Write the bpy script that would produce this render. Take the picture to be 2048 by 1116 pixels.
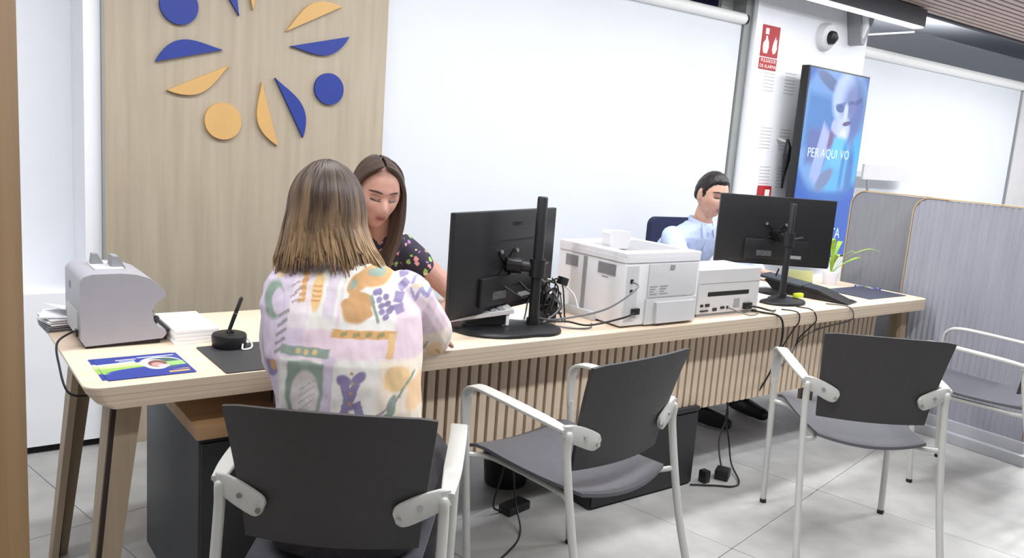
import bpy, bmesh, math, random
from mathutils import Vector, Matrix, noise
from mathutils.bvhtree import BVHTree

random.seed(7)
S = bpy.context.scene
COL = S.collection
for _o in list(bpy.data.objects):
    bpy.data.objects.remove(_o)

# ------------------------------------------------------------------ camera
cam_d = bpy.data.cameras.new('camera')
cam_d.sensor_width = 36.0
cam_d.lens = 1650.0 / 2048.0 * 36.0
cam_d.clip_start = 0.05
cam_d.clip_end = 100
cam = bpy.data.objects.new('camera', cam_d)
COL.objects.link(cam)
_r = Vector((0.80439, -0.5895, 0.07387))
_d = Vector((-0.04037, -0.17829, -0.98315))
_f = Vector((0.59273, 0.78785, -0.16721))
M = Matrix((_r, -_d, -_f)).transposed().to_4x4()
M.translation = (0, 0, 1.42)
cam.matrix_world = M
S.camera = cam

# ------------------------------------------------------------------ world, light, exposure
W = bpy.data.worlds.new('world')
S.world = W
W.use_nodes = True
W.node_tree.nodes['Background'].inputs[0].default_value = (0.86, 0.92, 1.0, 1)
W.node_tree.nodes['Background'].inputs[1].default_value = 0.35
S.view_settings.view_transform = 'Standard'
S.view_settings.look = 'None'
S.view_settings.gamma = 1.0
S.view_settings.use_curve_mapping = False
S.view_settings.exposure = 0.0


def area(name, loc, sx, sy, power, col=(1, 0.98, 0.95), rot=(0, 0, 0)):
    l = bpy.data.lights.new(name, 'AREA')
    l.shape = 'RECTANGLE'
    l.size = sx
    l.size_y = sy
    l.energy = power
    l.color = col
    o = bpy.data.objects.new(name, l)
    o.location = loc
    o.rotation_euler = rot
    COL.objects.link(o)
    return o


# recessed ceiling luminaires, the last one added (their housings are built further down)
LC = (.945, .972, 1.0)
area('staff_lamp_light', (2.2, 2.48, 2.55), 6.4, 0.14, 92, LC)
area('wall_lamp_light', (3.8, 3.40, 2.44), 4.6, 0.07, 4, LC)
area('public_lamp_light', (1.6, 1.0, 2.55), 5.0, 0.14, 92, LC)
area('public_lamp_light', (5.6, 1.5, 2.55), 3.0, 0.14, 72, LC)
area('public_lamp_light', (7.8, 2.4, 2.55), 3.0, 0.14, 74, LC)  # added lamp, brightens the far blind and curtain


# ------------------------------------------------------------------ material helpers
def srgb(c):
    out = []
    for v in c[:3]:
        v = v / 255.0
        out.append(v / 12.92 if v <= 0.04045 else ((v + 0.055) / 1.055) ** 2.4)
    return (out[0], out[1], out[2], 1.0)


MATS = {}


def mat(name, rgb, rough=0.5, metal=0.0, vary=0.06, scale=8.0, stretch=(1, 1, 1), bump=0.0, rgb2=None, spec=0.5,
        emit=0.0, trans=0.0, coords='Object', detail=4.0):
    """procedural material: base colour varied by (stretched) noise"""
    if name in MATS:
        return MATS[name]
    m = bpy.data.materials.new(name)
    m.use_nodes = True
    nt = m.node_tree
    b = nt.nodes['Principled BSDF']
    b.inputs['Roughness'].default_value = rough
    b.inputs['Metallic'].default_value = metal
    b.inputs['Specular IOR Level'].default_value = spec
    if trans:
        b.inputs['Transmission Weight'].default_value = trans
    tc = nt.nodes.new('ShaderNodeTexCoord')
    mp = nt.nodes.new('ShaderNodeMapping')
    mp.inputs['Scale'].default_value = stretch
    nz = nt.nodes.new('ShaderNodeTexNoise')
    nz.inputs['Scale'].default_value = scale
    nz.inputs['Detail'].default_value = detail
    cr = nt.nodes.new('ShaderNodeValToRGB')
    c1 = srgb(rgb)
    if rgb2 is None:
        k = 1.0 - vary * 2
        c2 = (c1[0] * k, c1[1] * k, c1[2] * k, 1)
    else:
        c2 = srgb(rgb2)
    cr.color_ramp.elements[0].position = 0.32
    cr.color_ramp.elements[1].position = 0.68
    cr.color_ramp.elements[0].color = c2
    cr.color_ramp.elements[1].color = c1
    nt.links.new(tc.outputs[coords], mp.inputs[0])
    nt.links.new(mp.outputs[0], nz.inputs[0])
    nt.links.new(nz.outputs[0], cr.inputs[0])
    nt.links.new(cr.outputs[0], b.inputs['Base Color'])
    if bump:
        bp = nt.nodes.new('ShaderNodeBump')
        bp.inputs['Strength'].default_value = bump
        bp.inputs['Distance'].default_value = 0.004
        nt.links.new(nz.outputs[0], bp.inputs['Height'])
        nt.links.new(bp.outputs[0], b.inputs['Normal'])
    if emit:
        b.inputs['Emission Color'].default_value = c1
        b.inputs['Emission Strength'].default_value = emit
    MATS[name] = m
    return m


class Decal:
    """flat print: ordered shapes in a 2-d coordinate (u, v) taken from a mesh attribute 'print_uv'"""

    def __init__(s, name, base, rough=0.5, emit=0.0, warp=0.0, warp_scale=8.0, base2=None, nscale=12):
        s.m = bpy.data.materials.new(name)
        s.m.use_nodes = True
        s.nt = s.m.node_tree
        s.b = s.nt.nodes['Principled BSDF']
        s.b.inputs['Roughness'].default_value = rough
        s.emit = emit
        at = s.nt.nodes.new('ShaderNodeAttribute')
        at.attribute_name = 'print_uv'
        vec = at.outputs['Vector']
        if warp:
            nz = s.nt.nodes.new('ShaderNodeTexNoise')
            nz.inputs['Scale'].default_value = warp_scale
            s.nt.links.new(vec, nz.inputs[0])
            sb = s.vm('SUBTRACT', nz.outputs['Color'], (0.5, 0.5, 0.5))
            sc = s.nt.nodes.new('ShaderNodeVectorMath')
            sc.operation = 'SCALE'
            s.nt.links.new(sb, sc.inputs[0])
            sc.inputs['Scale'].default_value = warp
            vec = s.vm('ADD', vec, sc.outputs[0])
        s.vec = vec
        nz = s.nt.nodes.new('ShaderNodeTexNoise')
        nz.inputs['Scale'].default_value = nscale
        s.nt.links.new(vec, nz.inputs[0])
        cr = s.nt.nodes.new('ShaderNodeValToRGB')
        cr.color_ramp.elements[0].position = .38
        cr.color_ramp.elements[1].position = .62
        cr.color_ramp.elements[0].color = srgb(base2 or base)
        cr.color_ramp.elements[1].color = srgb(base)
        s.nt.links.new(nz.outputs[0], cr.inputs[0])
        s.col = cr.outputs[0]

    def vm(s, op, a, b):
        n = s.nt.nodes.new('ShaderNodeVectorMath')
        n.operation = op
        for i, x in ((0, a), (1, b)):
            if isinstance(x, (tuple, list)):
                n.inputs[i].default_value = x
            else:
                s.nt.links.new(x, n.inputs[i])
        return n.outputs[0]

    def local(s, cu, cv, ru, rv, rot):
        mp = s.nt.nodes.new('ShaderNodeMapping')
        mp.vector_type = 'TEXTURE'
        mp.inputs['Location'].default_value = (cu, cv, 0)
        mp.inputs['Rotation'].default_value = (0, 0, rot)
        mp.inputs['Scale'].default_value = (ru, rv, 1)
        s.nt.links.new(s.vec, mp.inputs[0])
        return mp.outputs[0]

    def put(s, fac, rgb, alpha=1.0):
        if alpha < 1:
            mu = s.nt.nodes.new('ShaderNodeMath')
            mu.operation = 'MULTIPLY'
            s.nt.links.new(fac, mu.inputs[0])
            mu.inputs[1].default_value = alpha
            fac = mu.outputs[0]
        mx = s.nt.nodes.new('ShaderNodeMix')
        mx.data_type = 'RGBA'
        s.nt.links.new(fac, mx.inputs[0])
        s.nt.links.new(s.col, mx.inputs[6])
        mx.inputs[7].default_value = srgb(rgb)
        s.col = mx.outputs[2]

    def edge(s, d, soft):
        mr = s.nt.nodes.new('ShaderNodeMapRange')
        mr.inputs['From Min'].default_value = 1.0 + soft
        mr.inputs['From Max'].default_value = 1.0 - soft
        s.nt.links.new(d, mr.inputs[0])
        return mr.outputs[0]

    def ell(s, cu, cv, ru, rv, rgb, rot=0.0, alpha=1.0, soft=0.06):
        v = s.local(cu, cv, ru, rv, rot)
        n = s.nt.nodes.new('ShaderNodeVectorMath')
        n.operation = 'LENGTH'
        fl = s.vm('MULTIPLY', v, (1, 1, 0))
        s.nt.links.new(fl, n.inputs[0])
        s.put(s.edge(n.outputs['Value'], soft), rgb, alpha)

    def rect(s, cu, cv, ru, rv, rgb, rot=0.0, alpha=1.0, soft=0.04):
        v = s.vm('ABSOLUTE', s.local(cu, cv, ru, rv, rot), (0, 0, 0))
        sp = s.nt.nodes.new('ShaderNodeSeparateXYZ')
        s.nt.links.new(v, sp.inputs[0])
        mx = s.nt.nodes.new('ShaderNodeMath')
        mx.operation = 'MAXIMUM'
        s.nt.links.new(sp.outputs[0], mx.inputs[0])
        s.nt.links.new(sp.outputs[1], mx.inputs[1])
        s.put(s.edge(mx.outputs[0], soft), rgb, alpha)

    def done(s):
        s.nt.links.new(s.col, s.b.inputs['Base Color'])
        if s.emit:
            s.nt.links.new(s.col, s.b.inputs['Emission Color'])
            s.b.inputs['Emission Strength'].default_value = s.emit
        return s.m


def set_uv(me, fn):
    """store the print coordinate per vertex"""
    a = me.attributes.new('print_uv', 'FLOAT_VECTOR', 'POINT')
    buf = []
    for v in me.vertices:
        u = fn(v.co)
        buf += [u[0], u[1], 0.0]
    a.data.foreach_set('vector', buf)


# ------------------------------------------------------------------ object helpers
def link(name, me, m, parent=None, smooth=False):
    if m is not None and not me.materials:
        me.materials.append(m)
    if smooth:
        for p in me.polygons:
            p.use_smooth = True
    o = bpy.data.objects.new(name, me)
    COL.objects.link(o)
    if parent is not None:
        o.parent = parent
    return o


def obj(name, bm, m, parent=None, smooth=False, bevel=0.0, seg=2):
    if bevel:
        bmesh.ops.bevel(bm, geom=[e for e in bm.edges if e.is_manifold and e.calc_face_angle(0) > 0.5], offset=bevel,
                        segments=seg, profile=0.6, affect='EDGES', clamp_overlap=True)
    bmesh.ops.recalc_face_normals(bm, faces=bm.faces)
    me = bpy.data.meshes.new(name)
    bm.to_mesh(me)
    bm.free()
    o = link(name, me, m, parent, False)
    if smooth:
        me.polygons.foreach_set('use_smooth', [True] * len(me.polygons))
        try:
            me.set_sharp_from_angle(angle=math.radians(38))
        except Exception:
            pass
    return o


def tag(o, label, cat, group=None, kind=None):
    o['label'] = label
    o['category'] = cat
    if group:
        o['group'] = group
    if kind:
        o['kind'] = kind
    return o


def struct(o):
    o['kind'] = 'structure'
    return o


def empty(name, loc=(0, 0, 0), rz=0.0):
    o = bpy.data.objects.new(name, None)
    o.empty_display_size = 0.05
    COL.objects.link(o)
    o.location = loc
    o.rotation_euler = (0, 0, rz)
    return o


def copy_tree(o, parent=None):
    c = o.copy()
    COL.objects.link(c)
    if parent is not None:
        c.parent = parent
    for ch in o.children:
        copy_tree(ch, c)
    return c


def bx(bm, x0, x1, y0, y1, z0, z1, mtx=None):
    r = bmesh.ops.create_cube(bm, size=1.0)
    vs = r['verts']
    for v in vs:
        v.co = Vector(((x0 + x1) / 2 + v.co.x * (x1 - x0), (y0 + y1) / 2 + v.co.y * (y1 - y0), (z0 + z1) / 2 + v.co.z * (z1 - z0)))
        if mtx is not None:
            v.co = mtx @ v.co
    return vs


def box(name, x0, x1, y0, y1, z0, z1, m, parent=None, bevel=0.0, mtx=None, smooth=False):
    bm = bmesh.new()
    bx(bm, x0, x1, y0, y1, z0, z1, mtx)
    return obj(name, bm, m, parent, smooth=smooth or bevel > 0, bevel=bevel)


def prism(bm, pts, a, b, axis='z', mtx=None):
    """extrude a 2-d outline between a and b along an axis"""
    def mk(p, t):
        if axis == 'z':
            v = Vector((p[0], p[1], t))
        elif axis == 'y':
            v = Vector((p[0], t, p[1]))
        else:
            v = Vector((t, p[0], p[1]))
        return mtx @ v if mtx is not None else v
    lo = [bm.verts.new(mk(p, a)) for p in pts]
    hi = [bm.verts.new(mk(p, b)) for p in pts]
    n = len(pts)
    for i in range(n):
        j = (i + 1) % n
        bm.faces.new((lo[i], lo[j], hi[j], hi[i]))
    bm.faces.new(lo[::-1])
    bm.faces.new(hi)


def frame_list(pts):
    T = []
    n = len(pts)
    for i in range(n):
        t = (pts[min(i + 1, n - 1)] - pts[max(i - 1, 0)])
        T.append(t.normalized() if t.length > 1e-9 else Vector((0, 0, 1)))
    up = Vector((0, 0, 1)) if abs(T[0].z) < 0.9 else Vector((1, 0, 0))
    N = [(up - T[0] * up.dot(T[0])).normalized()]
    for i in range(1, n):
        v = N[-1] - T[i] * N[-1].dot(T[i])
        N.append(v.normalized() if v.length > 1e-6 else N[-1])
    return [(T[i], N[i], T[i].cross(N[i])) for i in range(n)]


def tube(bm, pts, rad, seg=10, flat=1.0, dome=False, normal=None):
    """swept tube; rad a number or a list; flat squashes the section along the frame normal"""
    pts = [Vector(p) for p in pts]
    if not isinstance(rad, (list, tuple)):
        rad = [rad] * len(pts)
    rad = list(rad)
    if dome:
        d0 = (pts[0] - pts[1]).normalized()
        d1 = (pts[-1] - pts[-2]).normalized()
        r0, r1 = rad[0], rad[-1]
        pts = [pts[0] + d0 * r0 * .95, pts[0] + d0 * r0 * .7] + pts + [pts[-1] + d1 * r1 * .7, pts[-1] + d1 * r1 * .95]
        rad = [r0 * .3, r0 * .72] + rad + [r1 * .72, r1 * .3]
    fr = frame_list(pts)
    rings = []
    for p, r, (t, n, b) in zip(pts, rad, fr):
        if normal is not None:
            n = (Vector(normal) - t * Vector(normal).dot(t)).normalized()
            b = t.cross(n)
        ring = []
        for k in range(seg):
            a = 2 * math.pi * k / seg
            ring.append(bm.verts.new(p + n * (math.cos(a) * r * flat) + b * (math.sin(a) * r)))
        rings.append(ring)
    for i in range(len(rings) - 1):
        for k in range(seg):
            j = (k + 1) % seg
            bm.faces.new((rings[i][k], rings[i][j], rings[i + 1][j], rings[i + 1][k]))
    bm.faces.new(rings[0][::-1])
    bm.faces.new(rings[-1])


def spline(pts, n=8):
    """Catmull-Rom through points"""
    pts = [Vector(p) for p in pts]
    P = [pts[0] * 2 - pts[1]] + pts + [pts[-1] * 2 - pts[-2]]
    out = []
    for i in range(1, len(P) - 2):
        for k in range(n):
            t = k / n
            a, b, c, d = P[i - 1], P[i], P[i + 1], P[i + 2]
            out.append(0.5 * ((2 * b) + (c - a) * t + (2 * a - 5 * b + 4 * c - d) * t * t + (3 * b - a - 3 * c + d) * t ** 3))
    out.append(pts[-1])
    return out


def strip(bm, pts, width, thick, side):
    """flat bar: path pts, width along 'side' vector (or list), thickness normal to both"""
    pts = [Vector(p) for p in pts]
    fr = frame_list(pts)
    rings = []
    for i, (p, (t, _n, _b)) in enumerate(zip(pts, fr)):
        s = Vector(side[i] if isinstance(side, list) else side)
        s = (s - t * s.dot(t)).normalized()
        n = t.cross(s).normalized()
        w = (width[i] if isinstance(width, list) else width) / 2
        h = (thick[i] if isinstance(thick, list) else thick) / 2
        rings.append([bm.verts.new(p + s * a + n * b) for a, b in ((-w, -h * .6), (-w * .86, -h), (w * .86, -h), (w, -h * .6), (w, h * .6), (w * .86, h), (-w * .86, h), (-w, h * .6))])
    for i in range(len(rings) - 1):
        for k in range(8):
            j = (k + 1) % 8
            bm.faces.new((rings[i][k], rings[i][j], rings[i + 1][j], rings[i + 1][k]))
    bm.faces.new(rings[0][::-1])
    bm.faces.new(rings[-1])


def cable(name, pts, r, m, label, parent=None, cat='cable', group=None, n=8):
    bm = bmesh.new()
    tube(bm, spline(pts, n), r, seg=6)
    o = obj(name, bm, m, parent, smooth=True)
    if label:
        tag(o, label, cat, group)
    return o


def cyl(bm, c, r, h, seg=24, axis='z', r2=None):
    c = Vector(c)
    a = {'z': Vector((0, 0, 1)), 'y': Vector((0, 1, 0)), 'x': Vector((1, 0, 0))}[axis] if isinstance(axis, str) else Vector(axis).normalized()
    tube(bm, [c, c + a * h], [r, r if r2 is None else r2], seg=seg)


def text_mesh(name, body, size, m, mtx, parent=None, ext=0.001, align='CENTER'):
    cu = bpy.data.curves.new(name, 'FONT')
    cu.body = body
    cu.size = size
    cu.extrude = ext
    cu.align_x = align
    cu.align_y = 'CENTER'
    cu.resolution_u = 3
    t = bpy.data.objects.new('tmp_' + name, cu)
    COL.objects.link(t)
    bpy.context.view_layer.update()
    me = bpy.data.meshes.new_from_object(t)
    bpy.data.objects.remove(t)
    me.transform(mtx)
    return link(name, me, m, parent)


def basis(xa, ya, loc):
    xa = Vector(xa).normalized()
    ya = Vector(ya)
    ya = (ya - xa * ya.dot(xa)).normalized()
    za = xa.cross(ya)
    m = Matrix((xa, ya, za)).transposed().to_4x4()
    m.translation = loc
    return m


def rounded(x0, x1, y0, y1, r, n=6):
    out = []
    for cx, cy, a0 in ((x1 - r, y0 + r, -90), (x1 - r, y1 - r, 0), (x0 + r, y1 - r, 90), (x0 + r, y0 + r, 180)):
        for k in range(n + 1):
            a = math.radians(a0 + 90 * k / n)
            out.append((cx + r * math.cos(a), cy + r * math.sin(a)))
    return out


# ------------------------------------------------------------------ palette
WHITE = mat('white_plaster', (246, 248, 252), .75, vary=.01)
WHITE2 = mat('white_blind_fabric', (219, 223, 229), .8, vary=.012, scale=3)
RAILW = mat('white_rail', (243, 243, 241), .4, vary=.01)
GREYREV = mat('grey_reveal', (150, 152, 150), .6, vary=.03)
OAKP = mat('oak_panel', (178, 166, 146), .6, rgb2=(166, 153, 133), scale=3.0, stretch=(9, 9, .55), detail=6)
OAK = mat('oak_desk', (232, 211, 188), .45, rgb2=(222, 199, 174), scale=3.0, stretch=(.7, 10, 10), detail=6)
OAKS = mat('oak_slat', (216, 196, 172), .55, rgb2=(200, 180, 156), scale=3.0, stretch=(12, 12, .6), detail=6)
OAKL = mat('oak_leg', (168, 150, 126), .55, rgb2=(152, 134, 110), scale=3.0, stretch=(10, 10, .6), detail=6)
OAKEDGE = mat('oak_edging', (192, 168, 132), .55, rgb2=(178, 154, 118), scale=6)
POST = mat('post_wood', (126, 98, 60), .6, rgb2=(110, 84, 50), scale=3.0, stretch=(10, 10, .4), detail=6)
DARKGAP = mat('dark_recess', (20, 14, 13), .8, vary=.05)
BLACK = mat('black_plastic', (24, 24, 27), .42, vary=.06)
BLACKM = mat('black_metal', (20, 20, 22), .35, metal=.3, vary=.05)
CHARC = mat('charcoal_shell', (60, 57, 57), .5, vary=.05, scale=40)
SEATG = mat('grey_seat_shell', (92, 92, 98), .42, vary=.04, scale=40)
CHROME = mat('light_grey_metal', (204, 203, 198), .35, metal=.12, vary=.02)
STEEL = mat('bolt_steel', (190, 190, 190), .25, metal=.9, vary=.02)
CABG = mat('graphite_cabinet', (58, 62, 66), .5, vary=.05)
CABB = mat('black_cabinet', (30, 31, 34), .45, vary=.05)
PLAST = mat('white_plastic', (228, 227, 230), .45, vary=.015)
PLAST2 = mat('light_grey_plastic', (206, 205, 206), .5, vary=.02)
PLAST3 = mat('mid_grey_plastic', (150, 150, 154), .5, vary=.03)
PAPER = mat('white_paper', (246, 246, 248), .8, vary=.01)
CABLEB = mat('black_cable', (18, 18, 20), .5, vary=.05)
CABLEG = mat('grey_cable', (112, 112, 116), .5, vary=.05)
CABLEW = mat('white_cable', (230, 230, 228), .5, vary=.02)
MATD = mat('dark_desk_mat', (58, 58, 60), .55, vary=.05, scale=30)
MATB = mat('blue_desk_mat', (64, 68, 84), .5, vary=.05, scale=30)
BLUE = mat('blue_paint', (32, 54, 140), .5, vary=.03)
YELL = mat('ochre_paint', (208, 166, 104), .55, vary=.03)
RED = mat('sign_red', (176, 38, 44), .5, vary=.04)
SIGNW = mat('sign_white', (248, 236, 232), .5, vary=.01)
FELT = mat('grey_felt', (162, 163, 173), .9, vary=.06, scale=14, stretch=(1, 1, .15), bump=.2)
FELT2 = mat('smooth_grey_felt', (140, 140, 146), .9, vary=.06, scale=60, stretch=(1, 1, .1))
ALU = mat('aluminium_base', (196, 198, 204), .4, metal=.25, vary=.03)
FLOORT = mat('stone_tile', (190, 188, 185), .5, rgb2=(164, 163, 161), scale=5.5, detail=9, coords='Object')
GROUT = mat('tile_grout', (150, 149, 147), .9, vary=.05)
CEILS = mat('ceiling_slat_wood', (196, 176, 166), .6, vary=.05, scale=3, stretch=(.5, 8, 8))
CEILD = mat('ceiling_backing', (40, 34, 32), .9, vary=.05)
CEILG = mat('grey_ceiling', (168, 172, 178), .8, vary=.03)
HOUS = mat('lamp_housing', (72, 75, 82), .5, vary=.03)
LAMPE = mat('lamp_diffuser', (255, 255, 255), .5, emit=1.6, vary=0.0)
GLASSD = mat('dark_window_glass', (34, 40, 62), .08, vary=.1, scale=2)
NAVY = mat('navy_fabric', (28, 36, 70), .8, vary=.08, scale=60)

# ================================================================== THE SETTING
# --- floor: separate stone tiles on a grout bed
fl = struct(box('floor', -3.0, 11.0, -2.0, 6.5, -0.05, -0.004, GROUT))
ang = math.radians(12)
ca, sa = math.cos(ang), math.sin(ang)
ts = 0.805
bm = bmesh.new()
prism(bm, rounded(-ts / 2 + .0014, ts / 2 - .0014, -ts / 2 + .0014, ts / 2 - .0014, .004, 1), -0.012, 0.0)
tile_me = None
random.seed(3)
for i in range(-4, 12):
    for j in range(-7, 6):
        lx, ly = (i + .5) * ts, (j + .5) * ts
        x = .498 + lx * ca - ly * sa
        y = 2.975 + lx * sa + ly * ca
        if not (-.9 < x < 6.6 and .2 < y < 4.3):
            continue
        if tile_me is None:
            t = obj('tile', bm, FLOORT, fl)
            tile_me = t.data
        else:
            t = bpy.data.objects.new('tile', tile_me)
            COL.objects.link(t)
            t.parent = fl
        t.location = (x, y, random.uniform(-.0006, 0))
        t.rotation_euler = (0, 0, ang + random.choice((0, math.pi)))
bm = bmesh.new()
bx(bm, 6.3, 11, -2, 6.4, -.0045, -.001)
bx(bm, -2.9, -1.2, -2, 6.4, -.0045, -.001)
bx(bm, -1.2, 6.3, -2, -.4, -.0045, -.001)
o = obj('far_paving', bm, FLOORT, fl)
o['kind'] = 'stuff'

# --- back wall: low wall with ledge on the left, oak panel, blind bays, white pier
wb = struct(box('wall_back', -3.0, .62, 3.98, 4.1, 0, 2.9, WHITE))
struct(box('wall_low', -3.0, .66, 3.69, 3.98, 0.035, .672, WHITE))
struct(box('baseboard_back', -3.0, .66, 3.715, 3.98, 0, .035, DARKGAP))
struct(box('wall_return_left', .60, .662, 3.692, 3.98, .672, 2.9, WHITE))
struct(box('trim_1', .660, .668, 3.66, 3.70, 0, 2.9, GREYREV))
pan = struct(box('wall_panel', .668, 1.905, 3.665, 3.98, 0, 2.9, OAKP))
# bay with lowered blind
bl = empty('roller_blind', (1.905, 3.74, 0))
tag(bl, 'wide white blind covering the window between oak panel and white pier', 'blind')
box('fabric', 0, 2.665, 0, .012, 0.0, 2.30, WHITE2, bl)
bm = bmesh.new()
tube(bm, [(0.0, -.01, 2.318), (2.665, -.01, 2.318)], .036, seg=20)
obj('roller_tube', bm, RAILW, bl, smooth=True)
bm = bmesh.new()
tube(bm, [(2.665, -.01, 2.318), (2.69, -.01, 2.318)], .033, seg=20)
obj('end_cap', bm, BLACK, bl, smooth=True)
wn = struct(empty('window_1', (1.905, 3.86, 0)))
box('pane', 0, 2.55, 0, .01, 2.2, 2.9, GLASSD, wn)
for x in (0.0, 1.1, 2.2, 2.56):
    box('mullion', x, x + (.05 if x < 2.5 else .13), -.02, .03, 2.2, 2.9, CHROME, wn)
struct(box('wall_reveal', 4.58, 4.655, 3.725, 4.1, 0, 2.9, GREYREV))
struct(box('wall_pier', 4.655, 5.99, 3.69, 4.1, 0, 2.9, WHITE))
struct(box('trim_2', 4.64, 4.668, 3.675, 3.70, 0, 2.9, WHITE))
bl2 = empty('roller_blind', (5.99, 3.74, 0))
tag(bl2, 'white blind in the bay to the right of the wall screen', 'blind')
box('fabric', 0, 2.85, 0, .012, 0.0, 2.27, WHITE2, bl2)
bm = bmesh.new()
tube(bm, [(0.0, -.01, 2.285), (2.84, -.01, 2.285)], .04, seg=20)
obj('roller_tube', bm, RAILW, bl2, smooth=True)
cur = empty('pleated_curtain', (8.88, 3.72, 0))
tag(cur, 'pale pleated curtain at the far end of the window wall', 'curtain')
bm = bmesh.new()
pp = []
for k in range(41):
    pp.append((k * .03, .018 * math.sin(k * 1.57)))
front = [bm.verts.new((x, y, 0.02)) for x, y in pp]
top = [bm.verts.new((x, y, 2.3)) for x, y in pp]
back = [bm.verts.new((x, y + .006, 0.02)) for x, y in pp]
tb = [bm.verts.new((x, y + .006, 2.3)) for x, y in pp]
for k in range(40):
    bm.faces.new((front[k], front[k + 1], top[k + 1], top[k]))
    bm.faces.new((back[k + 1], back[k], tb[k], tb[k + 1]))
    bm.faces.new((top[k], top[k + 1], tb[k + 1], tb[k]))
bm.faces.new((front[0], top[0], tb[0], back[0]))
obj('cloth', bm, PLAST2, cur, smooth=True)
# space behind the glazed strip above the right blind
struct(box('wall_beyond', 5.9, 16, 8.2, 8.3, 0, 3.4, WHITE))
struct(box('ceiling_beyond', 5.9, 16, 4.1, 8.2, 3.3, 3.4, WHITE))
struct(box('soffit', 9.1, 16, 5.05, 7.0, 2.9, 2.92, CEILG))
struct(box('wall_return', 5.85, 5.9, 4.1, 8.2, 0, 3.4, WHITE))
area('beyond_lamp_light', (8.6, 5.4, 3.25), 5.0, .5, 110)
struct(box('wall_right', 10.2, 10.3, -2, 3.7, 0, 2.66, WHITE))

# --- slatted timber ceiling
ce = struct(box('ceiling', -3.0, 10.3, -2.0, 3.5, 2.64, 2.70, CEILD))
sl = None
k = 0
y = 3.43
while y > -1.9:
    if sl is None:
        bm = bmesh.new()
        bx(bm, -3.0, 10.2, -.024, .024, 2.60, 2.64)
        sl = obj('slat', bm, CEILS, ce)
        sl.location = (0, y, 0)
    else:
        s2 = bpy.data.objects.new('slat', sl.data)
        COL.objects.link(s2)
        s2.parent = ce
        s2.location = (0, y, 0)
    y -= .072
struct(box('trim_3', -3.0, 10.2, 3.462, 3.5, 2.585, 2.70, HOUS))


def linear_lamp(label, x0, x1, yc, z0, z1, w, mhouse):
    t = empty('linear_lamp', ((x0 + x1) / 2, yc, z0))
    L = (x1 - x0) / 2
    box('housing', -L, L, -w / 2, w / 2, .012, z1 - z0, mhouse, t)
    box('diffuser', -L + .01, L - .01, -w / 2 + .008, w / 2 - .008, 0.0, .012, LAMPE, t)
    tag(t, label, 'lamp', 'linear ceiling lamps')
    return t


linear_lamp('long lit lamp with dark housing running below the ceiling edge along the blinds', 1.5, 6.18, 3.40, 2.452, 2.585, .09, HOUS)
linear_lamp('lit strip recessed in the slatted ceiling above the desk', -1.0, 5.4, 2.48, 2.56, 2.597, .16, HOUS)
linear_lamp('lit strip recessed in the slatted ceiling above the customer side', -.9, 4.1, 1.0, 2.56, 2.597, .16, HOUS)
linear_lamp('lit strip recessed in the slatted ceiling near the felt dividers', 4.1, 7.1, 1.5, 2.56, 2.597, .16, HOUS)
linear_lamp('added lit strip in the slatted ceiling that brightens the far blind', 6.3, 9.3, 2.4, 2.56, 2.597, .16, HOUS)  # unseen strip put in as the source for the far bay's extra light

# --- timber post close to the camera
struct(box('column_1', -.40, 0, -.16, 0, 0, 2.6, POST, bevel=.004))
bpy.data.objects['column_1'].location = (.113, 1.10, 0)
bpy.data.objects['column_1'].rotation_euler = (0, 0, math.radians(-20))

# ================================================================== WALL EMBLEM
em = empty('wall_emblem', (1.28, 3.665, 1.62))
tag(em, 'round emblem of blue and ochre petals and discs on the oak panel', 'emblem')


def petal(p0, p1, side, h, m, name='petal'):
    """half-lens between two points of the panel (x, z); flat side straight, belly to 'side'"""
    a = Vector((p0[0], p0[1]))
    b = Vector((p1[0], p1[1]))
    d = b - a
    n = Vector((-d.y, d.x)).normalized() * side
    pts = []
    N = 18
    ctr = Vector((1.28, 1.72))
    flip = (a - ctr).length < (b - ctr).length
    for k in range(N + 1):
        t = k / N
        tt = t if flip else 1 - t
        bell = math.sin(math.pi * tt ** 1.25) ** .9
        pts.append(a + d * t + n * h * bell)
    for k in range(5, 0, -1):
        t = k / 6
        pts.append(a + d * t)
    bm = bmesh.new()
    prism(bm, [(p.x - 1.28, p.y - 1.62) for p in pts], -.016, 0.0, 'y')
    return obj(name, bm, m, em, bevel=0)


def disc(cx, cz, r, m):
    bm = bmesh.new()
    prism(bm, [(cx - 1.28 + r * math.cos(a * math.pi / 20), cz - 1.62 + r * math.sin(a * math.pi / 20)) for a in range(40)], -.016, 0, 'y')
    return obj('disc', bm, m, em)


disc(.948, 1.855, .076, BLUE)
disc(1.613, 1.583, .071, BLUE)
disc(1.132, 1.402, .078, YELL)
petal((.857, 1.622), (1.127, 1.700), 1, .067, BLUE)
petal((1.423, 1.752), (1.703, 1.828), -1, .064, BLUE)
petal((1.399, 1.812), (1.66, 1.955), 1, .062, YELL)
petal((.902, 1.512), (1.155, 1.640), -1, .060, YELL)
petal((1.297, 1.582), (1.376, 1.311), -1, .062, YELL)
petal((1.357, 1.607), (1.493, 1.354), 1, .062, BLUE)
petal((1.193, 1.848), (1.035, 2.08), 1, -.062, BLUE)
petal((1.252, 1.880), (1.18, 2.16), -1, .062, YELL)

# ================================================================== DESK
DX0, DX1, DY0, DY1, DZ = .345, 4.42, 2.15, 2.89, .74
dk = empty('reception_desk', (2.4, 2.5, 0))
tag(dk, 'long oak reception desk with slatted front and splayed legs', 'desk')


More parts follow.
